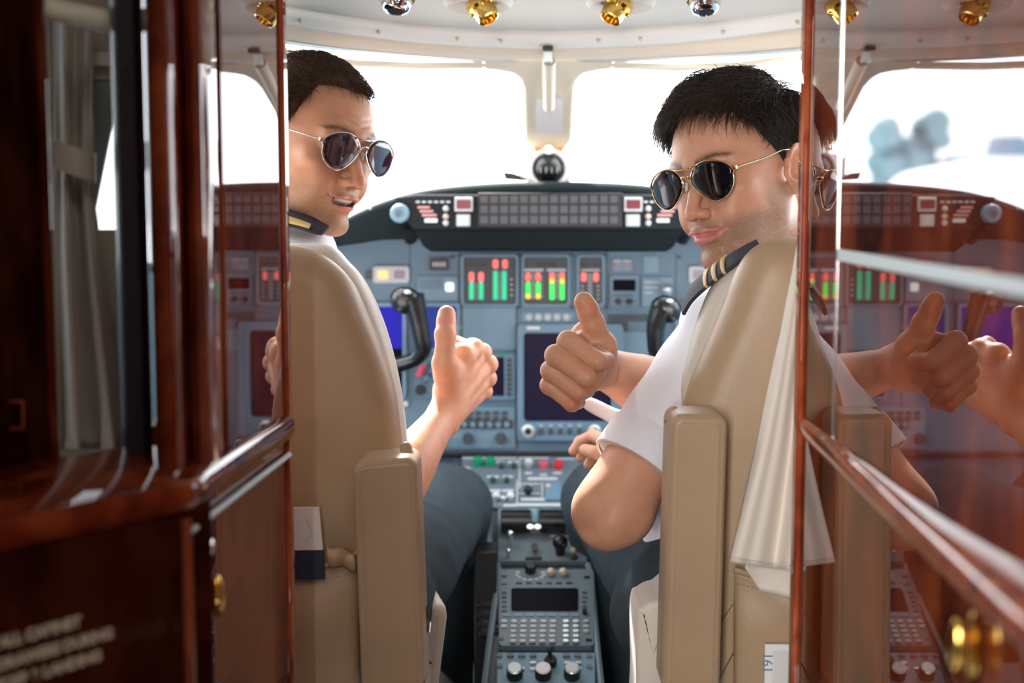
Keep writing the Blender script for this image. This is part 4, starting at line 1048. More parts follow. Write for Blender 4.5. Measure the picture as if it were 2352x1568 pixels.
# upper switch panel
up = plate('switch_panel', 1062, 1054, 1438, 1172, 6, 'pedgrey', .006)
def lab(rects, parent, m_='labelwhite', base=.0065):
    mb = MB()
    for x0, y0, x1, y1 in rects:
        A = [pp(x, y, base) for x, y in ((x0, y0), (x1, y0), (x1, y1), (x0, y1))]; mb.addm(A + [p + Vector((0, 0, .0008)) for p in A], [(0, 1, 2, 3), (4, 7, 6, 5), (0, 4, 5, 1), (1, 5, 6, 2), (2, 6, 7, 3), (3, 7, 4, 0)])
    return obj('lettering', mb, m_, parent, smooth=False)
lab([(1062, 1058, 1185, 1060), (1196, 1058, 1260, 1060), (1280, 1060, 1320, 1062), (1192, 1058, 1195, 1130), (1186, 1110, 1189, 1172), (1212, 1104, 1280, 1110), (1196, 1152, 1256, 1157), (1156, 1166, 1186, 1171), (1190, 1164, 1288, 1170), (1064, 1080, 1080, 1086), (1140, 1066, 1158, 1071), (1166, 1066, 1190, 1071), (1118, 1100, 1146, 1105), (1118, 1132, 1150, 1137), (1154, 1100, 1178, 1104), (1154, 1132, 1180, 1137), (1206, 1092, 1222, 1096), (1240, 1096, 1256, 1100), (1270, 1092, 1290, 1096), (1216, 1118, 1220, 1136), (1188, 1118, 1240, 1120), (1188, 1140, 1240, 1142), (1244, 1116, 1247, 1150)], up)
plate('square_cover', 1252, 1118, 1288, 1158, 2, 'panelframe', .004, .006, up)
for x in (1098, 1126): knob(x, 1074, .0085, .020, 'greenknob', up)
for x, y in ((1152, 1082), (1180, 1082), (1132, 1116), (1164, 1116)): toggle(x, y, 'greendark', up, .005, .014)
toggle(1214, 1080, 'labelwhite', up, .0070, .018); knob(1248, 1078, .0075, .016, 'pinkknob', up); knob(1282, 1080, .0080, .018, 'redknob', up)
for x in (1140, 1172): toggle(x, 1154, 'white', up, .0062, .014)
toggle(1258, 1126, 'creamknob', up, .005, .008); toggle(1213, 1142, 'black', up, .0075, .016); toggle(1156, 1158, 'satin', up, .005, .012)
# throttle quadrant
tq = plate('throttle_quadrant', 1144, 1176, 1348, 1298, 5, 'pedgrey', .008)
for x0, x1 in ((1150, 1220), (1238, 1298)):
    a, b = at(x0, 1196, 2.235), at(x1, 1196, 2.235); h = obj('throttle_lever', MB().tube([a, a + (b - a) * .03, b - (b - a) * .03, b], [.0150, .0185, .0185, .0150], 20), 'blackgloss', tq)
    obj('throttle_arm', MB().tube([at((x0 + x1) / 2, 1205, 2.24), at((x0 + x1) / 2, 1262, 2.235)], .007, 8), 'paneldark', h)
obj('centre_selector', MB().tube([at(1226, 1172, 2.25), at(1226, 1206, 2.235)], [.011, .016], 14), 'panelframe', tq)
for x in (1218, 1235): obj('indicator_light', MB().sphere(at(x, 1209, 2.215), (.0055, .004, .004), 12, 8), 'whitelamp', tq)
obj('lever_gate', MB().prism([at(x, y, 2.235) for x, y in ((1208, 1212), (1246, 1212), (1250, 1240), (1238, 1256), (1216, 1256), (1204, 1240))], (0, .03, 0)), 'mauve', tq, bevel=.003)
obj('flap_lever', MB().tube([pp(1228, 1256, .0), pp(1228, 1270, .01), pp(1228, 1282, .022)], [.004, .004, .006], 8), 'black', tq)
obj('pull_handle', MB().box(at(1226, 1284, 2.17), (.026, .008, .007)), 'black', tq, bevel=.002)
toggle(1172, 1262, 'chrome', tq, .006, .03); toggle(1168, 1290, 'chrome', tq, .004, .02); toggle(1286, 1282, 'black', tq, .012, .03); toggle(1316, 1276, 'creamknob', tq, .005, .01); toggle(1318, 1292, 'black', tq, .005, .01)
lab([(1264, 1240, 1306, 1244), (1268, 1252, 1278, 1258), (1284, 1248, 1294, 1254), (1298, 1252, 1310, 1258), (1160, 1222, 1182, 1228)], tq, base=.0085)
# keypad unit
ku = plate('keypad_unit', 1146, 1318, 1364, 1494, 8, 'pedgrey', .010)
kk = plate('keypad_screen', 1174, 1363, 1328, 1417, 5, 'screen', .002, .010, ku)
ks = None
def key(x, y, w_, h_, m_='satin', r=2, hh=.004, name='key'): return plate(name, x - w_ / 2, y - h_ / 2, x + w_ / 2, y + h_ / 2, r, m_, hh, .010, ku)
for r_ in range(5):
    for c_ in range(6):
        if c_ == 0 and r_ > 1: continue
        key(1158 + 22.4 * c_ - .6 * r_, 1441 + 11.3 * r_ - (3 if c_ == 0 and 0 else 0), 13, 5.5, 'labelwhite')
    for c_ in range(3):
        if c_ == 2 and r_ > 2: continue
        key(1299 + 23 * c_, 1441 + 11.3 * r_, 13, 6, 'satin', 3)
mb = MB()
for r_ in range(5):
    for c_ in range(6):
        if c_ == 0 and r_ > 1: continue
        x, y = 1158 + 22.4 * c_ - .6 * r_, 1445.6 + 11.3 * r_; A = [pp(a, b, .0102) for a, b in ((x - 7.5, y - 2), (x + 7.5, y - 2), (x + 7.5, y + 1.6), (x - 7.5, y + 1.6))]; mb.addm(A, [(0, 1, 2, 3)])
    for c_ in range(3):
        if c_ == 2 and r_ > 2: continue
        x, y = 1299 + 23 * c_, 1446 + 11.3 * r_; A = [pp(a, b, .0102) for a, b in ((x - 7, y - 2), (x + 7, y - 2), (x + 7, y + 1.6), (x - 7, y + 1.6))]; mb.addm(A, [(0, 1, 2, 3)])
obj('key_gap', mb, 'black', ku, smooth=False, auto=0)
for k in range(7): key(1164 + 26 * k, 1426, 19, 6, 'panelblue2', 2, .003, 'function_key')
for k in range(6): key(1192 + 23 * k, 1351, 14, 3.5, 'black', 1, .002, 'slot_key')
for k in range(5):
    for x in (1158, 1342): key(x, 1374 + 10.5 * k, 11, 3.5, 'paneldark', 1, .003, 'line_key')
for x, y in ((1158, 1335), (1158, 1354), (1348, 1337), (1348, 1356), (1150, 1480), (1352, 1482)): key(x, y, 15, 6, 'black', 3, .001, 'fastener')
key(1342, 1421, 10, 8, 'black', 3, .008, 'brightness_knob')
knob(1218, 1322, .0085, .024, 'black', ku); mb = MB()
for a in np.linspace(-.3, pi + .3, 9): mb.sphere(pp(1218 + 31 * math.cos(a), 1330 + 13 * math.sin(a), .0105), (.004, .003, .0015), 8, 6)
obj('dial_mark', mb, 'labelwhite', ku)
for x in (1265, 1293): toggle(x, 1330, 'creamknob', ku, .0062, .016)
# front panel with three tall knobs
fp = plate('audio_control_panel', 1142, 1508, 1366, 1640, 6, 'panelblue2', .010)
for x, y in ((1172, 1516), (1198, 1516), (1224, 1516), (1300, 1516), (1326, 1516)): plate('key', x - 8, y - 3.5, x + 8, y + 3.5, 2, 'pedgrey', .004, .010, fp)
for x, y in ((1224, 1533), (1224, 1547), (1198, 1546), (1302, 1533), (1328, 1533), (1302, 1547), (1328, 1547)): plate('key', x - 7, y - 3, x + 7, y + 3, 3, 'satin', .003, .010, fp)
for x, y in ((1148, 1516), (1148, 1540), (1352, 1516), (1352, 1542)): plate('fastener', x - 7, y - 4, x + 7, y + 4, 4, 'pedgrey', .003, .010, fp)
for x, m_ in ((1182, 'satin'), (1247, 'white'), (1313, 'satin')): knob(x, 1562, .0115, .028, 'black', fp, cap=m_, name='volume_knob')
toggle(1262, 1515, 'black', fp, .004, .03, -.2, 'joystick'); knob(1264, 1534, .009, .022, 'black', fp)
# dark gear beside the pedestal
t = thing('lever_column', 'black stepped lever column left of the keypad unit', 'lever column', at(1110, 1400, 2.1))
mb = MB()
for k in range(8): mb.box(at(1113 + 1.5 * k, 1290 + 22 * k, 2.20 - .02 * k), (.030, .05, .010))
obj('column', mb.box(at(1116, 1460, 2.13), (.034, .06, .28)), 'black', t, bevel=.002)
obj('amber_cover', MB().tube([at(1134, 1302, 2.19), at(1133, 1332, 2.18)], [.004, .006], 8), 'amberlamp', t) if False else obj('amber_cover', MB().tube([at(1134, 1302, 2.19), at(1133, 1332, 2.18)], [.004, .006], 8), 'gold', t)
t = thing('footwell_plate', 'dark blue footwell plate left of the pedestal under the left pilot', 'footwell plate', at(1085, 1420, 2.3)); obj('plate', MB().prism([at(x, y, 2.32) for x, y in ((1068, 1320), (1100, 1310), (1102, 1456), (1060, 1456))], (0, .02, 0)), 'panelframe', t, bevel=.002)
obj('latch', MB().sphere(at(1061, 1384, 2.30), .006, 12, 8), 'satin', t)
# floor tunnels that close off the footwells
mb = MB(); mb.box((-.30, 2.75, .30), (.62, .02, .62)); mb.box((.42, 2.75, .30), (.62, .02, .62)); struct(obj('wall_footwell', mb, 'black'))

# ================================================================== SEATS
def smoothpoly(pts, n, Y):
    P = [Vector((x, y, 0)) for x, y in pts]; m = len(P); out_ = []
    for i in range(n):
        t = i / n * m; k = int(t); u = t - k; p0, p1, p2, p3 = P[k - 1], P[k], P[(k + 1) % m], P[(k + 2) % m]
        q = .5 * ((2 * p1) + (p2 - p0) * u + (2 * p0 - 5 * p1 + 4 * p2 - p3) * u * u + (3 * p1 - p0 - 3 * p2 + p3) * u ** 3); out_.append(at(q.x, q.y, Y))
    return out_
def seat_shape(edge, cxm):
    """edge: visible side silhouette from the top centre down; mirrored about cxm"""
    e2 = [(2 * cxm - x, y) for x, y in reversed(edge)]; return edge + e2
stL = thing('pilot_seat', 'tan leather left pilot seat with paper in its back pocket', 'seat', at(430, 1568, 1.75))
eL = [(470, 560), (600, 563), (690, 574), (752, 603), (803, 656), (840, 735), (872, 812), (900, 900), (914, 1000), (920, 1110), (930, 1300), (940, 1600), (900, 1640), (600, 1650)]
obj('back_shell', pillow(MB(), smoothpoly(seat_shape(eL, 430), 160, 1.635), .085, .040, .010), 'leather', stL, auto=0)
cL = [(470, 560), (600, 562), (740, 566), (792, 606), (832, 655), (870, 735), (900, 834), (920, 940), (930, 1050), (940, 1300), (950, 1600), (900, 1640)]
obj('front_cushion', pillow(MB(), smoothpoly(seat_shape(cL, 430), 160, 1.70), .085, .035), 'leather_light', stL, auto=0)
def armrest(parent, box_, Y, d, nub, shear, label=None):
    x0, y0, x1, y1, r = box_; P = [at(x + shear[0] * (y - y0) / (y1 - y0), y + shear[1] * (x - x0) / (x1 - x0), Y) for x, y in rrect(x0, y0, x1, y1, r, 10)]
    Q_ = []
    for i in range(len(P)):
        a_, b_ = P[i], P[(i + 1) % len(P)]; m_ = max(1, int((b_ - a_).length / .008)); Q_ += [a_ + (b_ - a_) * (k / m_) for k in range(m_)]
    P = Q_; o = obj('folded_armrest', pillow(MB(), P, d, .010, 0), 'leather', parent, auto=0)
    c = sum(P, Vector()) / len(P); I = [c + (p - c) * .86 + Vector((0, -.0035, 0)) for p in P]; I = [Vector((c.x + (p.x - c.x) * (1 - .012 / max(.02, abs(P[0].x - c.x) + .001) * 0 ), p.y, p.z)) for p in I]
    # piping follows the outline at a constant inset
    nrm = []
    for i in range(len(P)):
        t = (P[(i + 1) % len(P)] - P[i - 1]).normalized(); q = t.cross(Vector((0, 1, 0))); q = q if q.dot(P[i] - c) > 0 else -q; nrm.append(q)
    obj('piping', MB().tube([P[i] - nrm[i] * .0055 + Vector((0, .0025, 0)) for i in range(len(P))], .0017, 6, closed=True), 'leather', o)
    mb = MB()
    for i in range(0, len(P)):
        a = P[i] - nrm[i] * .0095 + Vector((0, -.0006, 0)); b = P[(i + 1) % len(P)] - nrm[(i + 1) % len(P)] * .0095 + Vector((0, -.0006, 0)); mb.tube([a, a + (b - a) * .62], .00035, 4)
    obj('stitching', mb, 'stitch', o)
    obj('hinge_nub', MB().tube(spline([at(*q) for q in nub], 10), [.0045, .006, .0065, .007, .007, .0075, .008, .009, .010, .011], 12), 'leather', o)
    return o
armrest(stL, (808, 1062, 958, 1600, 30), 1.555, .075, [(932, 1018, 1.60), (934, 1035, 1.595), (938, 1060, 1.59)], (22, -14))
# seat pan and side of the seat base
obj('seat_pan', pillow(MB(), [Vector((x, y, .40)) for x, y in ((-.42, 1.72), (-.10, 1.72), (-.085, 1.80), (-.085, 2.12), (-.12, 2.20), (-.42, 2.20), (-.48, 2.12), (-.48, 1.80))], .12, .03, 0, along=Vector((0, 0, 1))), 'leather_light', stL, auto=0)
obj('side_skirt', MB().prism([at(x, y, 1.80) for x, y in ((930, 1430), (985, 1400), (1024, 1378), (1030, 1420), (1012, 1568), (1000, 1700), (930, 1700))], (-.04, .18, 0)), 'leather_light', stL, bevel=.012)
obj('base_box', MB().box((-.28, 1.90, .18), (.36, .40, .36)), 'black', stL, bevel=.01)
obj('recline_handle', MB().tube(spline([at(974, 1392, 1.60), at(982, 1420, 1.60), at(980, 1450, 1.60)], 8), .004, 8), 'chrome', stL)
# map pocket
def pocket(parent, pts_top, x0, x1, ybot, Y, gather, label_dir=1):
    def fn(a, b):
        x = x0 + (x1 - x0) * a; yt = float(np.interp(x, [p[0] for p in pts_top], [p[1] for p in pts_top])); y = yt + (ybot - yt) * b
        d = .020 * math.sin(min(1, b * 2.2) * pi / 2) * math.sin(pi * min(max(a, .0), 1)) ** .5 + .004 * math.sin(a * 9 + b * 5) * b + gather * math.exp(-((a - b * .6 - .15) / .12) ** 2) * .6
        return at(x, y, Y - .018 - d)
    o = obj('map_pocket', MB().grid(fn, 40, 30), 'leather', parent, solid=.003, auto=0)
    obj('pocket_hem', MB().tube([fn(k / 30, 0) + Vector((0, -.001, 0)) for k in range(31)], .004, 8), 'leather', o)
    mb = MB()
    for k in range(60): a = fn(k / 60, .085) + Vector((0, -.0025, 0)); b = fn((k + .55) / 60, .085) + Vector((0, -.0025, 0)); mb.tube([a, b], .0005, 4)
    obj('stitching', mb, 'stitch', o)
    return o
pocket(stL, [(300, 1308), (675, 1310), (740, 1300), (802, 1288), (830, 1262)], 300, 826, 1640, 1.635, .010)
obj('pocket_fold', MB().grid(lambda a, b: at(752 + 62 * a + 4 * b, 1258 + 14 * a * a + 40 * b + 3 * math.sin(a * 9), 1.602 - .007 * math.sin(pi * b) - .003 * math.sin(a * 7)), 16, 8), 'leather', stL, solid=.004, auto=0)
bro = thing('folded_brochure', 'folded white paper with navy lower band in the left seat pocket', 'paper', at(705, 1300, 1.60))
obj('white_sheet', MB().prism([at(x, y, 1.602) for x, y in ((560, 1168), (733, 1165), (742, 1266), (560, 1268))], (0, .004, 0)), 'paper', bro, smooth=False)
obj('navy_band', MB().prism([at(x, y, 1.601) for x, y in ((560, 1266), (743, 1263), (746, 1330), (560, 1332))], (0, .005, 0)), 'papernavy', bro, smooth=False)
obj('crease', MB().tube([at(702, 1190, 1.6015), at(716, 1225, 1.6015), at(700, 1240, 1.6015)], .0005, 4), 'labelwhite', bro)

stR = thing('pilot_seat', 'beige leather right pilot seat with beige cloth hung beside its back', 'seat', at(1980, 1568, 1.75))
eR = [(1960, 545), (1860, 547), (1790, 552), (1738, 578), (1702, 630), (1668, 716), (1632, 800), (1598, 880), (1574, 960), (1556, 1060), (1545, 1300), (1540, 1600), (1580, 1640), (1800, 1650)]
obj('back_shell', pillow(MB(), smoothpoly(seat_shape(eR, 1975), 160, 1.615), .085, .040, .010), 'leather', stR, auto=0)
cR = [(1960, 548), (1800, 560), (1725, 590), (1668, 625), (1637, 668), (1606, 745), (1582, 833), (1562, 920), (1550, 1040), (1540, 1300), (1535, 1600), (1580, 1640)]
obj('front_cushion', pillow(MB(), smoothpoly(seat_shape(cR, 1975), 160, 1.685), .055, .025), 'leather_light', stR, auto=0)
armrest(stR, (1540, 950, 1674, 1600, 30), 1.535, .075, [(1546, 938, 1.585), (1547, 950, 1.58), (1548, 968, 1.575)], (-20, 4))
obj('seat_pan', pillow(MB(), [Vector((x, y, .40)) for x, y in ((.20, 1.72), (.58, 1.72), (.62, 1.80), (.62, 2.12), (.56, 2.20), (.24, 2.20), (.19, 2.12), (.19, 1.80))], .12, .03, 0, along=Vector((0, 0, 1))), 'leather_light', stR, auto=0)
obj('side_skirt', pillow(MB(), smoothpoly([(1462, 1420), (1480, 1394), (1512, 1380), (1560, 1380), (1560, 1700), (1468, 1700), (1462, 1560)], 60, 1.635), .10, .008), 'cloth_beige', stR, auto=0)
obj('base_box', MB().box((.40, 1.92, .18), (.36, .40, .36)), 'black', stR, bevel=.01)
pocket(stR, [(1660, 1300), (1760, 1330), (2300, 1340)], 1686, 2260, 1640, 1.615, .012)
mk = thing('spiral_booklet', 'white booklet with grey spine in the right seat pocket', 'booklet', at(1785, 1560, 1.57))
obj('page', MB().prism([at(x, y, 1.572) for x, y in ((1770, 1480), (1900, 1482), (1900, 1640), (1768, 1640))], (0, .003, 0)), 'paper', mk, smooth=False)
obj('cover', MB().prism([at(x, y, 1.570) for x, y in ((1757, 1480), (1908, 1480), (1908, 1494), (1776, 1494), (1772, 1640), (1755, 1640))], (0, .004, 0)), 'apron', mk, smooth=False)
fc = bpy.data.curves.new('printed_number', 'FONT'); fc.body = '161'; fc.size = .016; fc.align_x = 'CENTER'; fc.align_y = 'CENTER'; fo = bpy.data.objects.new('printed_number', fc); COL.objects.link(fo)
fc.materials.append(MATS['panelblue']); mesh_text(fo, mk, Matrix.Translation(at(1762, 1522, 1.5695) - mk.location) @ Matrix.Rotation(pi / 2, 4, 'Y') @ Matrix.Rotation(pi / 2, 4, 'X'))

# ------------------------------------------------------------------ cloth hung at the doorway edge
ck = thing('hanging_cloth', 'beige stitched cloth hanging from the right door jamb over the seat back', 'cloth', at(1800, 1568, 1.52))
def clothfn(a, b):
    y = 545 + (1296 - 545) * b; xl = float(np.interp(b, (0, .1, .35, .6, .85, 1), (1834, 1822, 1783, 1745, 1703, 1677))); xr = 1865 + 120 * b
    x = xl + (xr - xl) * a; f_ = .014 * b * math.sin(a * 15 + 1.2 + 2 * b) + .006 * b * math.sin(a * 31 + 4 * b)
    return at(x, y + 22 * b * b * math.sin(a * 2.2 - .3), 1.525 + f_)
o = obj('cloth_drape', MB().grid(clothfn, 70, 50), 'cloth_beige', ck, solid=.003, auto=0)
def cloth2(a, b):
    x = 1712 + (1985 - 1712) * a; y0 = 1285; y = y0 + (float(np.interp(a, (0, .12, .4, .7, 1), (20, 70, 88, 60, 90)))) * b
    return at(x, y, 1.556 + .006 * math.sin(a * 13))
obj('under_layer', MB().grid(cloth2, 50, 8), 'cloth_beige', ck, solid=.003, auto=0)
mb = MB()
for k in range(46): a = clothfn(k / 46, .985) + Vector((0, -.0022, 0)); b = clothfn((k + .5) / 46, .985) + Vector((0, -.0022, 0)); mb.tube([a, b], .00045, 4)
obj('hem_stitching', mb, 'stitch', ck)
obj('hanging_loop', MB().tube([at(1845, 548, 1.52), at(1848, 500, 1.50), at(1850, 470, 1.47)], .003, 8), 'cloth_beige', ck)
# ================================================================== WARDROBES BEHIND THE COCKPIT (mirror-polished burl)
def slab(name, x0, y0, x1, y1, z0, z1, thick, material, parent=None, bevel=.002, side=1):
    """upright panel from (x0,y0) to (x1,y1) in plan"""
    d = Vector((x1 - x0, y1 - y0, 0)).normalized(); nrm = Vector((d.y, -d.x, 0)) * side * thick
    P = [Vector((x0, y0, z0)), Vector((x1, y1, z0)), Vector((x1, y1, z1)), Vector((x0, y0, z1))]
    return obj(name, MB().prism(P, nrm), material, parent, smooth=False, bevel=bevel)
Y1, X1 = at(1922, 600, 1.29).y, XR
# ---- right-hand wardrobe
wr = thing('right_wardrobe', 'tall mirror-polished burl wood wardrobe on the right of the doorway', 'wardrobe', (XR + .1, 1.1, 0))
zL = at(1850, 950, YE).z
slab('narrow_panel', XR, YE - .012, XR, Y1 + .0015, zL, 2.1, .03, 'burl', wr, 0, side=-1)
slab('sliding_panel', XR, Y1 - .0015, XR, .45, zL, 2.1, .03, 'burl', wr, 0, side=-1)
slab('lower_panel', XR, YE - .012, XR, .45, 0, zL, .03, 'burl', wr, 0, side=-1)
obj('jamb_edge', MB().prism([at(x, 600, YE - .004) for x in (1834, 1858)], (0, .01, 0)) if False else MB().box((XR + .0010, YE, 1.0), (.0125, .020, 2.2)), 'burl_red', wr, bevel=.003)
obj('seam_bead', MB().box((XR - .0004, Y1, (zL + 2.1) / 2), (.0016, .0030, 2.1 - zL)), 'chrome', wr, bevel=.0004)
z1 = at(1930, 575, 1.284).z
obj('metal_strip', MB().box((XR - .0006, (.45 + 1.284) / 2, z1 - .0040), (.002, 1.284 - .45, .0105)), 'satin', wr, bevel=.0005)
# ledge with a rounded nose, widening towards the cabin
def ledge(parent, pth, z, h=.032, mat_='burl_red'):
    """pth: list of (inner point, outer point) in plan"""
    rows_ = []
    for (a, b) in pth:
        a, b = Vector((*a, z)), Vector((*b, z)); o = (b - a).normalized(); r = h * .30
        rows_.append([a, b - o * r, b - o * r * .3 - Vector((0, 0, r * .3)), b - Vector((0, 0, r)), b - Vector((0, 0, h - r)), b - o * r * .5 - Vector((0, 0, h)), a - Vector((0, 0, h))])
    m = 7; vs_ = [p for r_ in rows_ for p in r_]; fs = [(i * m + k, (i + 1) * m + k, (i + 1) * m + k + 1, i * m + k + 1) for i in range(len(rows_) - 1) for k in range(m - 1)]
    fs += [tuple(range(m)), tuple(range((len(rows_) - 1) * m, len(rows_) * m))[::-1]]
    return obj('ledge', MB().addm(vs_, fs), mat_, parent, auto=50)
ys = np.linspace(YE - .012, .45, 30)
ledge(wr, [((XR + .001, y), (XR - float(np.interp(y, (.45, .80, 1.1, 1.3, 1.43), (.030, .022, .013, .006, .003))), y)) for y in ys], zL, .022)
lt = obj('latch', MB().sphere((XR - .012, at(2248, 1490, .88).y, at(2248, 1490, .88).z), (.005, .007, .020), 20, 14), 'gold', wr)
lt2 = obj('latch_base', MB().sphere((XR - .002, at(2248, 1490, .88).y, at(2248, 1490, .88).z), (.003, .010, .024), 20, 14), 'gold', wr)

# ---- left-hand wardrobe: panel leaning 4.6 degrees out of parallel
ta = math.tan(math.radians(4.6))
def LX(y): return XL - (YE - y) * ta
yM = 1.225
wl = thing('left_wardrobe', 'dark burl wood cabinet left of the doorway with chamfered front', 'wardrobe', (LX(1.2) - .1, 1.1, 0))
zl = at(640, 950, YE).z
slab('mirror_panel', LX(YE - .012), YE - .012, LX(yM), yM, zl - .02, 2.1, .02, 'burl', wl, 0, side=1)
obj('jamb_edge', MB().box((XL - .0015, YE, 1.0), (.0100, .020, 2.2)), 'burl_red', wl, bevel=.003)
# rounded posts (plan curve swept vertically)
def post_sweep(name, plan, z0, z1, material):
    m = len(plan); mb = MB(); mb.addm([Vector((x, y, z0)) for x, y in plan] + [Vector((x, y, z1)) for x, y in plan], [(i, (i + 1) % m, (i + 1) % m + m, i + m) for i in range(m)] + [tuple(range(m)), tuple(range(2 * m - 1, m - 1, -1))])
    return obj(name, mb, material, wl, auto=50)
def lin(px, Y): p = at(px, 600, Y); return (p.x, p.y)
c1 = [lin(x, Y) for x, Y in ((512, 1.232), (506, 1.215), (498, 1.196), (488, 1.18), (470, 1.168), (452, 1.166), (436, 1.172), (426, 1.19))]
post_sweep('fluted_post', c1 + [lin(426, 1.26), lin(512, 1.26)], zl - .02, 2.1, 'burl')
c2 = [lin(x, Y) for x, Y in ((428, 1.20), (424, 1.172), (416, 1.15), (400, 1.136), (380, 1.128), (362, 1.13), (348, 1.142), (338, 1.16), (330, 1.19))]
post_sweep('rounded_post', c2 + [lin(330, 1.24), lin(428, 1.24)], zl - .02, 2.1, 'burl')
c3 = [lin(x, Y) for x, Y in ((332, 1.22), (328, 1.205), (320, 1.20), (282, 1.20), (274, 1.206), (268, 1.22))]
post_sweep('dark_post', c3 + [lin(268, 1.26), lin(332, 1.26)], zl - .02, 2.1, 'purpledark')
obj('slot_plate', MB().ring([at(x, y, 1.1985) for x, y in rrect(281, 158, 297, 217, 2)], [at(x, y, 1.1985) for x, y in rrect(283, 160, 295, 215, 1)], (0, .002, 0)), 'black', wl, smooth=False)
c4 = [lin(x, Y) for x, Y in ((124, 1.20), (122, 1.186), (116, 1.176), (108, 1.172), (100, 1.176), (94, 1.19))]
post_sweep('slim_post', c4 + [lin(94, 1.22), lin(124, 1.22)], zl - .02, 2.1, 'burl')
slab('dark_panel', *lin(98, 1.19), *lin(-260, 1.06), zl - .02, 2.1, .02, 'burl_dark', wl, 0, side=1)
obj('panel_slot', MB().ring([at(x, y, 1.155) for x, y in rrect(-40, 920, 54, 985, 2)], [at(x, y, 1.155) for x, y in rrect(-37, 923, 51, 982, 2)], (0, .003, 0)), 'burl_red', wl, smooth=False)
# lower cabinet: side face, chamfered near face, ledge on top
yc = 1.099; xc = LX(yc); dn = Vector((-math.sin(math.radians(37.7)), -math.cos(math.radians(37.7)), 0))
nf = Vector((xc, yc, 0)) + dn * .40
slab('side_panel', LX(YE - .012), YE - .012, xc, yc, 0, zl - .02, .02, 'burl', wl, .001, side=1)
obj('front_panel', MB().prism([Vector((xc, yc, 0)), Vector((nf.x, nf.y, 0)), Vector((nf.x, nf.y, zl - .02)), Vector((xc, yc, zl - .02))], Vector((-.02 * dn.y * -1 * -1, .02, 0)) * 1), 'burl_dark', wl, smooth=False, bevel=.001)
obj('corner_bead', MB().tube([Vector((xc + .001, yc - .001, 0)), Vector((xc + .001, yc - .001, zl - .03))], .0045, 10), 'burl', wl)
sd = Vector((LX(YE) - xc, YE - yc, 0)).normalized(); sn = Vector((sd.y, -sd.x, 0)); fn_ = Vector((-dn.y, dn.x, 0)); fn_ = fn_ if fn_.y < 0 else -fn_
op = .010
A0 = Vector((LX(YE - .012), YE - .012, 0)); Cn = Vector((xc, yc, 0)); N0 = nf
mit = (sn + fn_).normalized() * (op / max(.3, (sn + fn_).normalized().dot(sn)))
outer = [A0 + sn * op, Cn + mit, N0 + fn_ * op]; inner = [A0 - sn * .05, Cn - mit.normalized() * .12 + Vector((0, .06, 0)), N0 + Vector((-.1, .35, 0))]
def lp(i, t): return (inner[i] * (1 - t) + inner[i + 1] * t, outer[i] * (1 - t) + outer[i + 1] * t)
rows_ = [lp(0, t) for t in np.linspace(0, .985, 12)] + [lp(1, t) for t in np.linspace(.015, 1, 12)]
ledge(wl, [((a.x, a.y), (b.x, b.y)) for a, b in rows_], zl, .022, 'burl')
obj('ledge_highlight', MB().tube([outer[0] - sn * .006 + Vector((0, 0, zl - .040)), outer[1] - mit * .5 + Vector((0, 0, zl - .040))], .0030, 8), 'satin', wl)  # edge highlight below the ledge, built as a pale tube
obj('top_joint', MB().box(A0 * .45 + Cn * .55 + sn * .004 + Vector((0, 0, zl + .0005)), (.05, .0012, .0012), Matrix.Rotation(.15, 3, 'Z')), 'chrome', wl) if False else None
lc = at(469, 1368, 1.16); obj('latch', MB().sphere((LX(1.16) + .006, 1.16, lc.z), (.006, .008, .018), 18, 12), 'gold', wl)
lc = at(466, 1256, 1.16); obj('key_escutcheon', MB().sphere((LX(1.16) + .002, 1.16, lc.z), (.003, .010, .007), 18, 12), 'chrome', wl)
# warning lettering on the chamfered front
U = dn * -1.0                                  # reading direction: towards the corner
RM = Matrix((( U.x, 0, fn_.x, 0), (U.y, 0, fn_.y, 0), (0, 1, 0, 0), (0, 0, 0, 1)))
def txt(body, px, py, size):
    # place the right end of a line on the front panel where the ray through (px,py) meets it
    d = (at(px, py, 1.0) - CAM); k = (Cn - Vector((CAM.x, CAM.y, 0))).dot(fn_) / Vector((d.x, d.y, 0)).dot(fn_); p = CAM + d * k + fn_ * .0008
    c = bpy.data.curves.new('warning_lettering', 'FONT'); c.body = body; c.size = size; c.align_x = 'RIGHT'; c.extrude = .0003; c.offset = .0006; o = bpy.data.objects.new('warning_lettering', c); COL.objects.link(o)
    c.materials.append(MATS['lettering']); mesh_text(o, wl, Matrix.Translation(p - world_loc(wl)) @ RM)
txt('STOW ALL CABINET', 184, 1436, .0112); txt('DOORS & DRAWERS DURING', 258, 1462, .0112); txt('TAKEOFF & LANDING', 232, 1514, .0112)

# ---- curtain niche on the left with a cabin window behind
cu = thing('cabin_curtain', 'grey-beige curtain gathered with a tieback left of the doorway', 'curtain', at(190, 1000, 1.36))
def curt(a, b):
    y = 20 + 1010 * b; k = math.exp(-((y - 370) / 150) ** 2)
    xl = float(np.interp(y, (0, 200, 370, 600, 1030), (105, 116, 120, 120, 130))); xr = float(np.interp(y, (0, 120, 250, 370, 420, 600, 800, 1030), (215, 212, 212, 214, 212, 232, 262, 300)))
    return at(xl + (xr - xl) * a, y, 1.36 + .022 * (1 - .5 * k) * math.sin(a * (11 + 2 * b) + .6) + .006 * math.sin(a * 27 + y * .004))
obj('curtain_drape', MB().grid(curt, 90, 40), 'curtain', cu, solid=.003, auto=0)
tb = MB().grid(lambda a, b: at(112 + (216 - 112) * a, 318 + 34 * a + (62 + 6 * a) * b, 1.325 - .012 * math.sin(a * pi) + (.02 if a > .97 else 0)), 30, 6)
obj('tieback', tb, 'curtain', cu, solid=.004, auto=0)
nb = MB(); Yb = 1.41
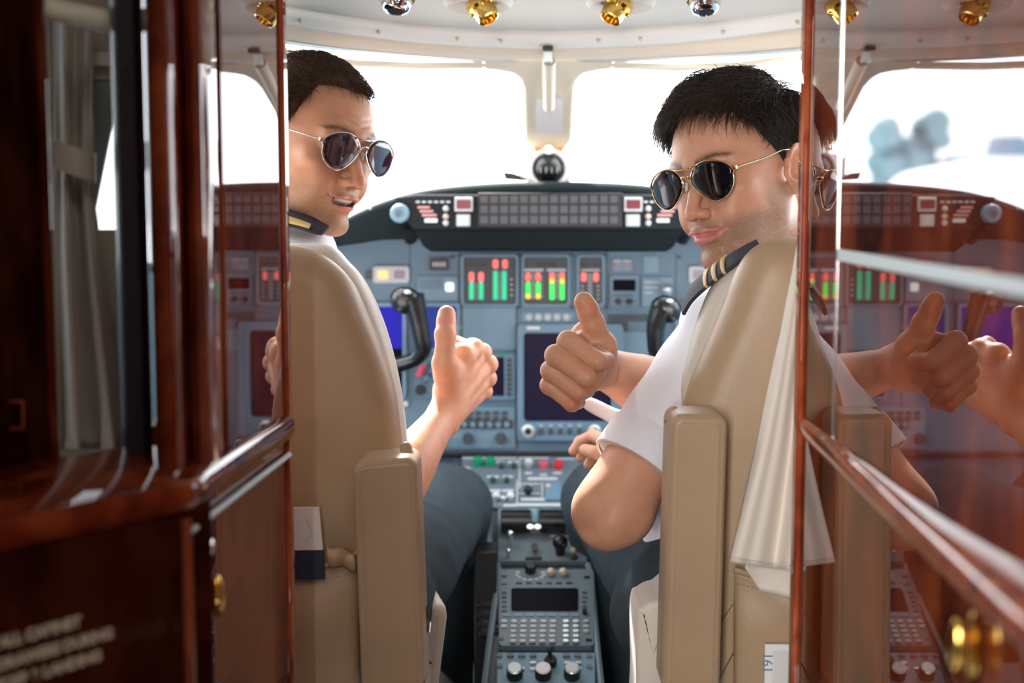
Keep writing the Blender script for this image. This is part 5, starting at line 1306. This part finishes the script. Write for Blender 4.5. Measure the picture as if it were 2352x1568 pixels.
nb.prism([at(x, y, Yb) for x, y in ((90, -300), (340, -300), (340, 182), (90, 182))], (0, .01, 0)); nb.prism([at(x, y, Yb) for x, y in ((90, 528), (340, 528), (340, 1060), (90, 1060))], (0, .01, 0)); nb.prism([at(x, y, Yb) for x, y in ((90, 182), (160, 182), (160, 528), (90, 528))], (0, .01, 0))
struct(obj('wall_niche', nb, 'curtain', smooth=False))
obj_w = obj('window_6', MB().prism([at(x, y, Yb + .014) for x, y in ((150, 175), (345, 175), (345, 535), (150, 535))], (0, .004, 0)), 'cablight', smooth=False); struct(obj_w)
sh = obj('window_shade', MB().prism([at(x, y, Yb + .004) for x, y in ((150, 178), (262, 182), (268, 230), (216, 490), (200, 486), (150, 500))], (0, .004, 0)), 'shade', smooth=False)
tag(sh, 'grey-green lowered window shade behind the gathered curtain', 'window shade')
rl = obj('curtain_rail', MB().tube([at(-300, -50, 1.20), at(0, 0, 1.20), at(120, 22, 1.22), at(268, 52, 1.25)], .010, 12), 'cream'); tag(rl, 'cream rail curving above the curtain in the top left corner', 'curtain rail')
mb = MB(); mb.prism([at(x, y, 1.39) for x, y in ((205, 118), (270, 122), (270, 150), (205, 146))], (0, .01, 0)); o = obj('trim_5', mb, 'cream', smooth=False); struct(o)
# dark backing behind the left posts so the niche is closed
mb = MB(); mb.prism([Vector((-.95, 1.425, 0)), Vector((XL - .012, 1.425, 0)), Vector((XL - .012, 1.425, zl - .02)), Vector((-.95, 1.425, zl - .02))], (0, .012, 0)); struct(obj('wall_bulkhead', mb, 'bulkwood', smooth=False))
mb = MB(); q0 = at(350, 0, 1.425).x
mb.prism([Vector((q0, 1.425, zl - .02)), Vector((XL - .012, 1.425, zl - .02)), Vector((XL - .012, 1.425, 2.1)), Vector((q0, 1.425, 2.1))], (0, .012, 0)); struct(obj('wall_bulkhead', mb, 'bulkwood', smooth=False))
mb = MB(); mb.prism([Vector((-1.0, 1.43, 1.56)), Vector((1.0, 1.43, 1.56)), Vector((1.0, 1.43, 2.2)), Vector((-1.0, 1.43, 2.2))], (0, .06, 0)); struct(obj('wall_header', mb, 'bulkwood', smooth=False))
# cabin shell around the photographer
mb = MB(); mb.box((0, .30, 2.12), (2.0, 2.4, .03)); struct(obj('ceiling', mb, 'ceilingw'))
mb = MB(); mb.box((.92, .35, 1.05), (.03, 2.2, 2.1)); struct(obj('wall_right', mb, 'niche'))
mb = MB(); mb.box((-.95, .35, 1.05), (.03, 2.2, 2.1)); struct(obj('wall_left', mb, 'niche'))

mb = MB(); mb.box((-.585, -.10, 1.05), (.73, .03, 2.1)); struct(obj('wall_light_blocker', mb, 'niche'))  # unseen partition added to keep cabin_daylight off the left cabinets and seat
mb = MB(); mb.box((0, -.86, 1.05), (2.0, .03, 2.1)); struct(obj('wall_rear', mb, 'niche'))

# ================================================================== OUTSIDE
mb = MB(); mb.box((0, 60, -1.6), (240, 110, .1)); struct(obj('ground', mb, 'apron'))
def tree(x, y, h_, r, seed, label):
    t = thing('tree', label, 'tree', (x, y, -1.55), 'blurred trees beyond the apron'); rn = random.Random(seed)
    obj('trunk', MB().tube([(x, y, -1.55), (x, y, -1.55 + h_ * .6)], [.25, .15], 8), 'fartree', t)
    mb = MB()
    for k in range(46): mb.sphere((x + rn.uniform(-r, r) * .7, y + rn.uniform(-r, r) * .5, -1.55 + h_ * rn.uniform(.35, .95)), r * rn.uniform(.18, .36), 12, 8)
    obj('foliage', mb, 'fartree', t)
tree(-18.6, 70, 6.8, 2.2, 1, 'taller bluish blurred tree reflected in the right wood wardrobe, nearer its seam'); tree(-23.2, 74, 4.6, 2.2, 2, 'lower bluish blurred tree reflected in the right wood wardrobe, beside the taller tree')
v_ = thing('parked_jet', 'white parked jet with blue windscreen reflected at the far right of the wood wardrobe', 'jet', (-10.2, 30, -1.55))
obj('fuselage', MB().lathe((-10.2, 33, .9), (0, -1, 0), [(.001, -6), (1.0, -5), (1.15, -1), (1.1, 1), (.85, 2.2), (.45, 3.0), (.001, 3.3)]), 'farwhite', v_)
obj('cockpit_window', MB().prism([(-10.75, 30.9, 2.1), (-9.75, 30.9, 2.1), (-9.95, 31.1, 2.55), (-10.5, 31.1, 2.55)], (0, .6, 0)), 'farblue', v_)
for x in (-10.9, -9.5): obj('landing_gear', MB().tube([(x, 33, .1), (x, 33, -1.55)], .12, 8), 'farwhite', v_)
# ================================================================== RIGHT-HAND PILOT
PR = dict(jaw=1.0, smile=0.0, corner=.0050, fold=.0006, neck=(.012, .050, -.165), skin=(.64, .335, .215), stubble=.85, lip=(.56, .19, .18), mw=1.14, brow=.004, browcol=(.035, .022, .016))
PL = dict(jaw=1.02, smile=.0050, corner=.0065, fold=.0012, neck=(-.01, .050, -.165), wrinkle=True, skin=(.64, .335, .215), stubble=.60, lip=(.60, .21, .17), brow=.004, browcol=(.06, .035, .02))
HM_R = head_matrix(at(1706, 411, 1.83), -47, -13, 0, .928)
HM_L = head_matrix(at(703, 343, 1.93), 51, 11, 2, .912)

shR = at(1660, 790, 1.80); elR = at(1398, 1172, 1.70); wrR = at(1462, 1090, 1.925)
def v3(p): return tuple(p)
R_upper = (v3(shR), v3(elR))
def line_R(az):
    a = np.abs(az)   # hairline elevation (degrees above the ear level centre)
    return np.interp(az, (-180, -120, -95, -80, -62, -45, -25, 0, 25, 45, 62, 72, 84, 98, 110, 135, 180),
                         (-38, -34, -8, -2, 14, 36, 41, 42, 41, 35, 16, 4, -8, 4, -12, -34, -38))
def flow_R(az, el, R):
    # top swept forward and to the wearer's right (viewer's left), sides combed down and back
    top = sstep(el, 30, 62); front = sstep(90 - np.abs(az), 0, 60)
    d = np.zeros((len(az), 3)); d[:, 0] = -.62 * top - .1; d[:, 1] = -.70 * top + .30 * (1 - top); d[:, 2] = .30 * top * 0 - 1.0 * (1 - top)
    return d
def flow_L(az, el, R):
    top = sstep(el, 25, 60); d = np.zeros((len(az), 3)); d[:, 0] = .55 * top; d[:, 1] = .45 * top + .35 * (1 - top) - .9 * top * sstep(50 - np.abs(az - 20), 0, 30) * 0
    d[:, 2] = .25 * top - 1.0 * (1 - top); return d
hairR = dict(count=15000, line=line_R, flow=flow_R, length=lambda az, el: np.interp(el, (-40, 5, 30, 50, 90), (.010, .014, .028, .062, .066)),
             lift=lambda az, el: np.interp(el, (0, 30, 60, 90), (.001, .006, .014, .015)) + .010 * sstep(45 - np.abs(az + 10), 0, 30) * sstep(el, 35, 50),
             thick=lambda a, e: float(np.interp(e, (-10, 20, 45, 90), (.003, .008, .017, .018))), messy=.13, clump=.7, curl=.35, drop=.9, hug=.88, w=.95)
hairL = dict(count=14000, line=lambda az: np.interp(az, (-180, -120, -100, -84, -72, -58, -42, -25, 0, 25, 42, 58, 75, 95, 135, 180), (-38, -32, 4, -12, -8, 12, 40, 40, 36, 40, 44, 24, 4, 2, -34, -38)),
             flow=flow_L, length=lambda az, el: np.interp(el, (-40, 5, 30, 55, 90), (.008, .012, .020, .032, .034)), lift=lambda az, el: np.interp(el, (0, 40, 90), (.001, .005, .008)),
             thick=lambda a, e: float(np.interp(e, (-10, 20, 45, 90), (.002, .004, .009, .010))), messy=.08, clump=.35, curl=.35, drop=.6, hug=.94, w=.85)

# ---- left hand of the right-hand pilot resting on his thigh (small, half hidden)
LM = frame(at(1470, 1104, 1.93), (-.32, .85, .35), (-.6, -.4, .6), .86)
def rest_hand(M, elbow):
    e = hand_local(M, e=[elbow])['e'][0]; f = Field((-.07, -.04, -.06), (.06, .20, .08), .0016)
    f.op(ell((0, .05, 0), (.014, .05, .038)), .01)
    for i, (z, L_) in enumerate(((.032, .07), (.011, .078), (-.011, .072), (-.030, .056))):
        k = np.array((0, .09, z)); f.op(cone((0, .02, z * .5), k, .011, .012), .007)
        q1 = k + np.array((-.012, .038, 0)); q2 = q1 + np.array((-.024, .012, 0)); q3 = q2 + np.array((-.018, -.006, 0))
        f.op(cone(k, q1, .0115, .0105), .003).op(cone(q1, q2, .0105, .0095), .003).op(cone(q2, q3, .0095, .0085), .003)
    f.op(cone((-.004, .01, .03), (-.022, .06, .055), .014, .0115), .01).op(cone((-.022, .06, .055), (-.034, .09, .052), .0115, .010), .003)
    f.op(cone((0, -.02, 0), (0, .02, 0), .024, .022), .012)
    v, q = f.mesh(); v = smooth_mesh(v, q, 2, .4); C = np.ones((len(v), 4)); C[:, :3] = SKINR; return xf(v, M), q, C

def torso_R():
    p = []
    p.append((limb(v3(at(1500, 950, 1.78) * .0 + shR), v3(elR), (0, .3, .6, .85, 1), (.060, .055, .050, .045, .041)), .004))
    p.append((limb(v3(elR), v3(wrR), (0, .12, .35, .7, 1), (.040, .042, .042, .032, .025)), .022))
    p.append((ell(v3(elR + Vector((.004, -.012, -.012))), (.030, .028, .026)), .02))
    p.append((ell(v3(at(1385, 1226, 1.685)), (.020, .020, .014)), .014))
    p.append((ell(v3(elR + Vector((.030, -.004, .000))), (.024, .030, .030)), .02))
    p.append((limb(v3(at(1730, 780, 1.90)), v3(at(1720, 1250, 1.90)), (0, .3, 1), (.08, .10, .11), squash=((0, 1, 0), (.6, .7))), .03))
    p.append((limb(v3(at(1772, 480, 1.875)), v3(at(1785, 680, 1.90)), (0, 1), (.056, .066)), .03))
    # right upper arm, hidden behind the chest, down to the thumbs-up forearm
    p.append((limb(v3(at(1850, 760, 1.95)), v3(at(1575, 925, 1.95)), (0, 1), (.052, .044)), .02))
    p.append((limb(v3(at(1575, 925, 1.95)), v3(at(1500, 895, 1.872)), (0, 1), (.044, .040)), .02))
    return p
tR, fR = person('dark-haired person in gold aviators and white pilot shirt, right seat, thumb up', PR, HM_R, [(RH_M, RH)],
                dict(lo=(.02, 1.60, .72), hi=(.52, 2.12, 1.28), prims=torso_R(), h=.0035, grooves=[([v3(at(1440, 1085, 1.655)), v3(at(1385, 1140, 1.655)), v3(at(1362, 1185, 1.66)), v3(at(1352, 1215, 1.67))], .012, .0075), ([v3(at(1480, 1190, 1.66)), v3(at(1440, 1215, 1.665))], .012, .002)]), at(1700, 1300, 1.85))
v, q, C = rest_hand(LM, wrR)
# the resting hand belongs to the same body mesh
def append_to(objn, part, parent):
    o = [c for c in bpy.data.objects if c.parent == parent and c.name.split('.')[0] == objn][0]; me = o.data; n = len(me.vertices)
    V0 = np.zeros(n * 3, np.float32); me.vertices.foreach_get('co', V0); V0 = V0.reshape(-1, 3) + np.array(world_loc(parent)); Cc = np.zeros(n * 4, np.float32); me.attributes['Col'].data.foreach_get('color', Cc)
    m = len(me.polygons); L_ = np.zeros(m * 4, np.int32); me.polygons.foreach_get('vertices', L_) if False else me.loops.foreach_get('vertex_index', L_)
    V, Q, C2 = join([(V0, L_.reshape(-1, 4), Cc.reshape(-1, 4)), part]); nm = o.name; bpy.data.objects.remove(o); bpy.data.meshes.remove(me)
    return np_obj('body', V, Q, 'skin', parent, C2)
append_to('body', (v, q, C), tR)
hair_build(hairR, HM_R, fR, tR, 'hairdark', 11)
sunglasses(HM_R, 'gold-framed dark aviator sunglasses worn by the dark-haired person on the right', 'lensdark', 'goldframe', dz=.005)

tL, fL = person('brown-haired smiling person in pilot shirt and aviators, left seat, thumb up', PL, HM_L, [(LH_M, LH)],
                dict(lo=(-.62, 1.58, .72), hi=(-.06, 2.12, 1.24), h=.0045, prims=[
                    (limb(v3(at(610, 800, 1.92)), v3(at(620, 1250, 1.92)), (0, .3, 1), (.08, .10, .11), squash=((0, 1, 0), (.6, .7))), .03),
                    (limb(v3(at(680, 480, 1.95)), v3(at(650, 700, 1.94)), (0, 1), (.050, .066)), .03),
                    (limb(v3(at(700, 800, 1.90)), v3(at(835, 1215, 1.72)), (0, .5, 1), (.055, .050, .045)), .02)]), at(620, 1300, 1.85))
hair_build(hairL, HM_L, fL, tL, 'hairbrown', 12)
sunglasses(HM_L, 'thin silver-framed purple-tinted aviators worn by the smiling person on the left', 'lenspurple', 'silverframe', dz=.006)

# ------------------------------------------------------------------ shirts
def shirtfold(G, amp=.0016):
    return amp * (np.sin(G[..., 0] * 60 + G[..., 2] * 95 + 2 * np.sin(G[..., 1] * 30)) * .6 + .6 * np.sin(G[..., 2] * 46 - G[..., 0] * 88 + 1.3))
A = Vector(shR); B = Vector(elR); ax = (B - A).normalized(); cuffc = A + (B - A) * .755
def cutR(G):
    d = (G - np.array(cuffc)) @ np.array(ax); near = np.linalg.norm(G - np.array(cuffc), axis=-1) < .16
    x = d; return np.where(near & (G[..., 2] < 1.03), x, -1)
cloth('shirt', 'shirt', tR, (.02, 1.60, .78), (.56, 2.14, 1.24), [
    (limb(v3(A + Vector((.012, .0, .004))), v3(cuffc + ax * .03), (0, .3, .65, 1), (.070, .067, .061, .057)), .004),
    (limb(v3(at(1770, 780, 1.88)), v3(at(1740, 1260, 1.88)), (0, .3, 1), (.12, .145, .155), squash=((0, 1, 0), (.62, .75))), .035),
    (ell(v3(at(1725, 750, 1.85)), (.085, .08, .055)), .03),
    (limb(v3(at(1855, 760, 1.95)), v3(at(1640, 900, 1.96)), (0, 1), (.075, .066)), .02),
    (limb(v3(at(1560, 1030, 1.93)), v3(at(1352, 925, 1.93)), (0, .5, 1), (.030, .016, .008)), .012),
    ], h=.003, fold=lambda G: shirtfold(G, .0017), cut=cutR, smooth=2,
    grooves=[([v3(A + ax * .10 + Vector((.02, -.07, 0))), v3(A + ax * .17 + Vector((-.02, -.06, .0)))], .006, .003),
             ([v3(A + ax * .02 + Vector((-.06, -.05, .03))), v3(A + ax * .10 + Vector((-.02, -.07, .03)))], .005, .003)])
# folded cuff
def cuff(parent, c0, ax_, r, w_, squash=1.0):
    mb = MB(); u = ax_.orthogonal().normalized(); w2 = ax_.cross(u); n = 48; prof = []
    for (dr, t) in ((-.002, w_ * .5), (.0014, w_ * .5), (.0022, w_ * .47), (.0026, 0), (.0024, -w_ * .47), (.0015, -w_ * .5), (-.002, -w_ * .49)):
        prof.append((r + dr, t))
    vs_ = [c0 + ax_ * t + (u * math.cos(2 * pi * i / n) + w2 * math.sin(2 * pi * i / n)) * rr * (1 + .012 * math.sin(6 * pi * i / n)) for rr, t in prof for i in range(n)]
    fs = [(k * n + i, k * n + (i + 1) % n, (k + 1) * n + (i + 1) % n, (k + 1) * n + i) for k in range(len(prof) - 1) for i in range(n)]
    return obj('cuff', mb.addm(vs_, fs), 'shirt', parent, solid=.0012, auto=0)
cuff(tR, cuffc - ax * .016 + Vector((.004, 0, .002)), ax, .0595, .044)
cloth('collar', 'shirt', tR, (.20, 1.70, 1.05), (.50, 2.05, 1.32), [
    (limb(v3(at(1765, 535, 1.87)), v3(at(1785, 640, 1.88)), (0, 1), (.062, .085)), .01),
    (ell(v3(at(1750, 450, 1.85)), (.085, .085, .045)), .006, 's')], h=.003, smooth=2,
    cut=lambda G: (G[..., 2] - at(1785, 545, 1.87).z - .9 * (G[..., 0] - at(1785, 545, 1.87).x)) / 1.35)
cloth('shirt', 'shirt', tL, (-.66, 1.60, .78), (-.08, 2.14, 1.28), [
    (limb(v3(at(600, 780, 1.88)), v3(at(610, 1260, 1.90)), (0, .3, 1), (.15, .165, .155), squash=((0, 1, 0), (.62, .75))), .035),
    (ell(v3(at(610, 700, 1.90)), (.125, .08, .065)), .04),
    (limb(v3(at(675, 810, 1.90)), v3(at(765, 1040, 1.84)), (0, 1), (.064, .060)), .02),
    (limb(v3(at(664, 590, 1.93)), v3(at(650, 680, 1.92)), (0, 1), (.066, .085)), .02)], h=.004, fold=lambda G: shirtfold(G, .0014))
cloth('collar', 'shirt', tL, (-.46, 1.78, 1.08), (-.16, 2.05, 1.26), [
    (limb(v3(at(668, 530, 1.93)), v3(at(660, 600, 1.93)), (0, 1), (.054, .060)), .004),
    (ell(v3(at(690, 468, 1.93)), (.08, .08, .024)), .004, 's')], h=.0025, smooth=2)

# ------------------------------------------------------------------ epaulettes
def strap(parent, path, width, thick, mat_name, name='epaulette', tip=True, across=None, n=24, bulge=.5):
    P = spline(path, n); mb = MB(); vs_ = []
    for i, p in enumerate(P):
        t = (P[min(i + 1, n - 1)] - P[max(i - 1, 0)]).normalized(); s_ = (across - t * across.dot(t)).normalized(); nn = t.cross(s_)
        if nn.z < 0 and nn.y > 0: nn = -nn
        w_ = width if not hasattr(width, '__len__') else float(np.interp(i / (n - 1), width[0], width[1]))
        for k in (-1, -.5, 0, .5, 1): vs_.append(p + s_ * w_ * k * .5 + nn * thick * (1 - bulge * k * k))
        for k in (1, .5, 0, -.5, -1): vs_.append(p + s_ * w_ * k * .5 - nn * thick * .3)
    m = 10; fs = [(i * m + k, i * m + (k + 1) % m, (i + 1) * m + (k + 1) % m, (i + 1) * m + k) for i in range(n - 1) for k in range(m)]
    fs += [tuple(range(m)), tuple(range((n - 1) * m, n * m))[::-1]]
    return obj(name, mb.addm(vs_, fs), mat_name, parent, auto=60, bevel=.0006)
epR = [at(1574, 702, 1.742), at(1592, 672, 1.732), at(1622, 645, 1.722), at(1665, 612, 1.712), at(1705, 584, 1.704), at(1745, 562, 1.70)]
across = Vector((.15, .9, .35))
strap(tR, epR, ((0, .25, .5, 1), (.046, .050, .044, .030)), .0055, 'navy', across=across)
for a in (.42, .51, .60):
    P = spline(epR, 100); i = int(a * 99); strap(tR, [P[i - 2] + Vector((0, -.001, .0015)), P[i] + Vector((0, -.001, .0018)), P[i + 2] + Vector((0, -.001, .0015))], .0475, .0058, 'goldbraid', 'epaulette_stripe', across=across, n=6)
epL = [at(570, 498, 1.86), at(655, 500, 1.86), at(705, 512, 1.855), at(748, 532, 1.85)]
strap(tL, epL, ((0, .8, 1), (.040, .034, .02)), .0040, 'navy', across=Vector((0, .8, .5)))
strap(tL, [at(600, 503, 1.848), at(660, 505, 1.846), at(712, 520, 1.842)], ((0, 1), (.012, .007)), .0040, 'goldbraid', 'epaulette_stripe', across=Vector((0, .4, .9)))

# ------------------------------------------------------------------ trousers
def trfold(G): return .0012 * np.sin(G[..., 0] * 58 + G[..., 1] * 25 + 2.2 * np.sin(G[..., 2] * 17 + G[..., 1] * 9)) + .0006 * np.sin(G[..., 2] * 90 + G[..., 1] * 110)
cloth('trousers', 'trousers', tR, (.02, 1.62, .30), (.60, 2.46, .98), [
    (limb(v3(at(1640, 1420, 1.80)), v3(at(1388, 1150, 2.20)), (0, .4, .85, 1), (.095, .088, .070, .064)), .01),
    (limb(v3(at(1388, 1150, 2.20)), v3(at(1450, 1640, 2.36)), (0, .3, 1), (.062, .066, .05)), .02),
    (limb(v3(at(1760, 1420, 1.80)), v3(at(1640, 1150, 2.20)), (0, .4, 1), (.095, .085, .064)), .01),
    (limb(v3(at(1640, 1150, 2.20)), v3(at(1640, 1640, 2.36)), (0, .3, 1), (.062, .066, .05)), .02),
    (ell(v3(at(1700, 1400, 1.80)), (.17, .13, .11)), .02)], h=.005, fold=trfold)
cloth('trousers', 'trousers', tL, (-.66, 1.62, .30), (-.02, 2.46, .98), [
    (limb(v3(at(800, 1400, 1.82)), v3(at(1030, 1165, 2.20)), (0, .4, .85, 1), (.098, .092, .072, .066)), .01),
    (limb(v3(at(1030, 1165, 2.20)), v3(at(1010, 1640, 2.36)), (0, .3, 1), (.062, .064, .05)), .02),
    (limb(v3(at(640, 1400, 1.82)), v3(at(800, 1165, 2.20)), (0, .4, 1), (.095, .085, .064)), .01),
    (limb(v3(at(800, 1165, 2.20)), v3(at(800, 1640, 2.36)), (0, .3, 1), (.062, .066, .05)), .02),
    (ell(v3(at(700, 1400, 1.82)), (.17, .13, .11)), .02)], h=.005, fold=trfold)
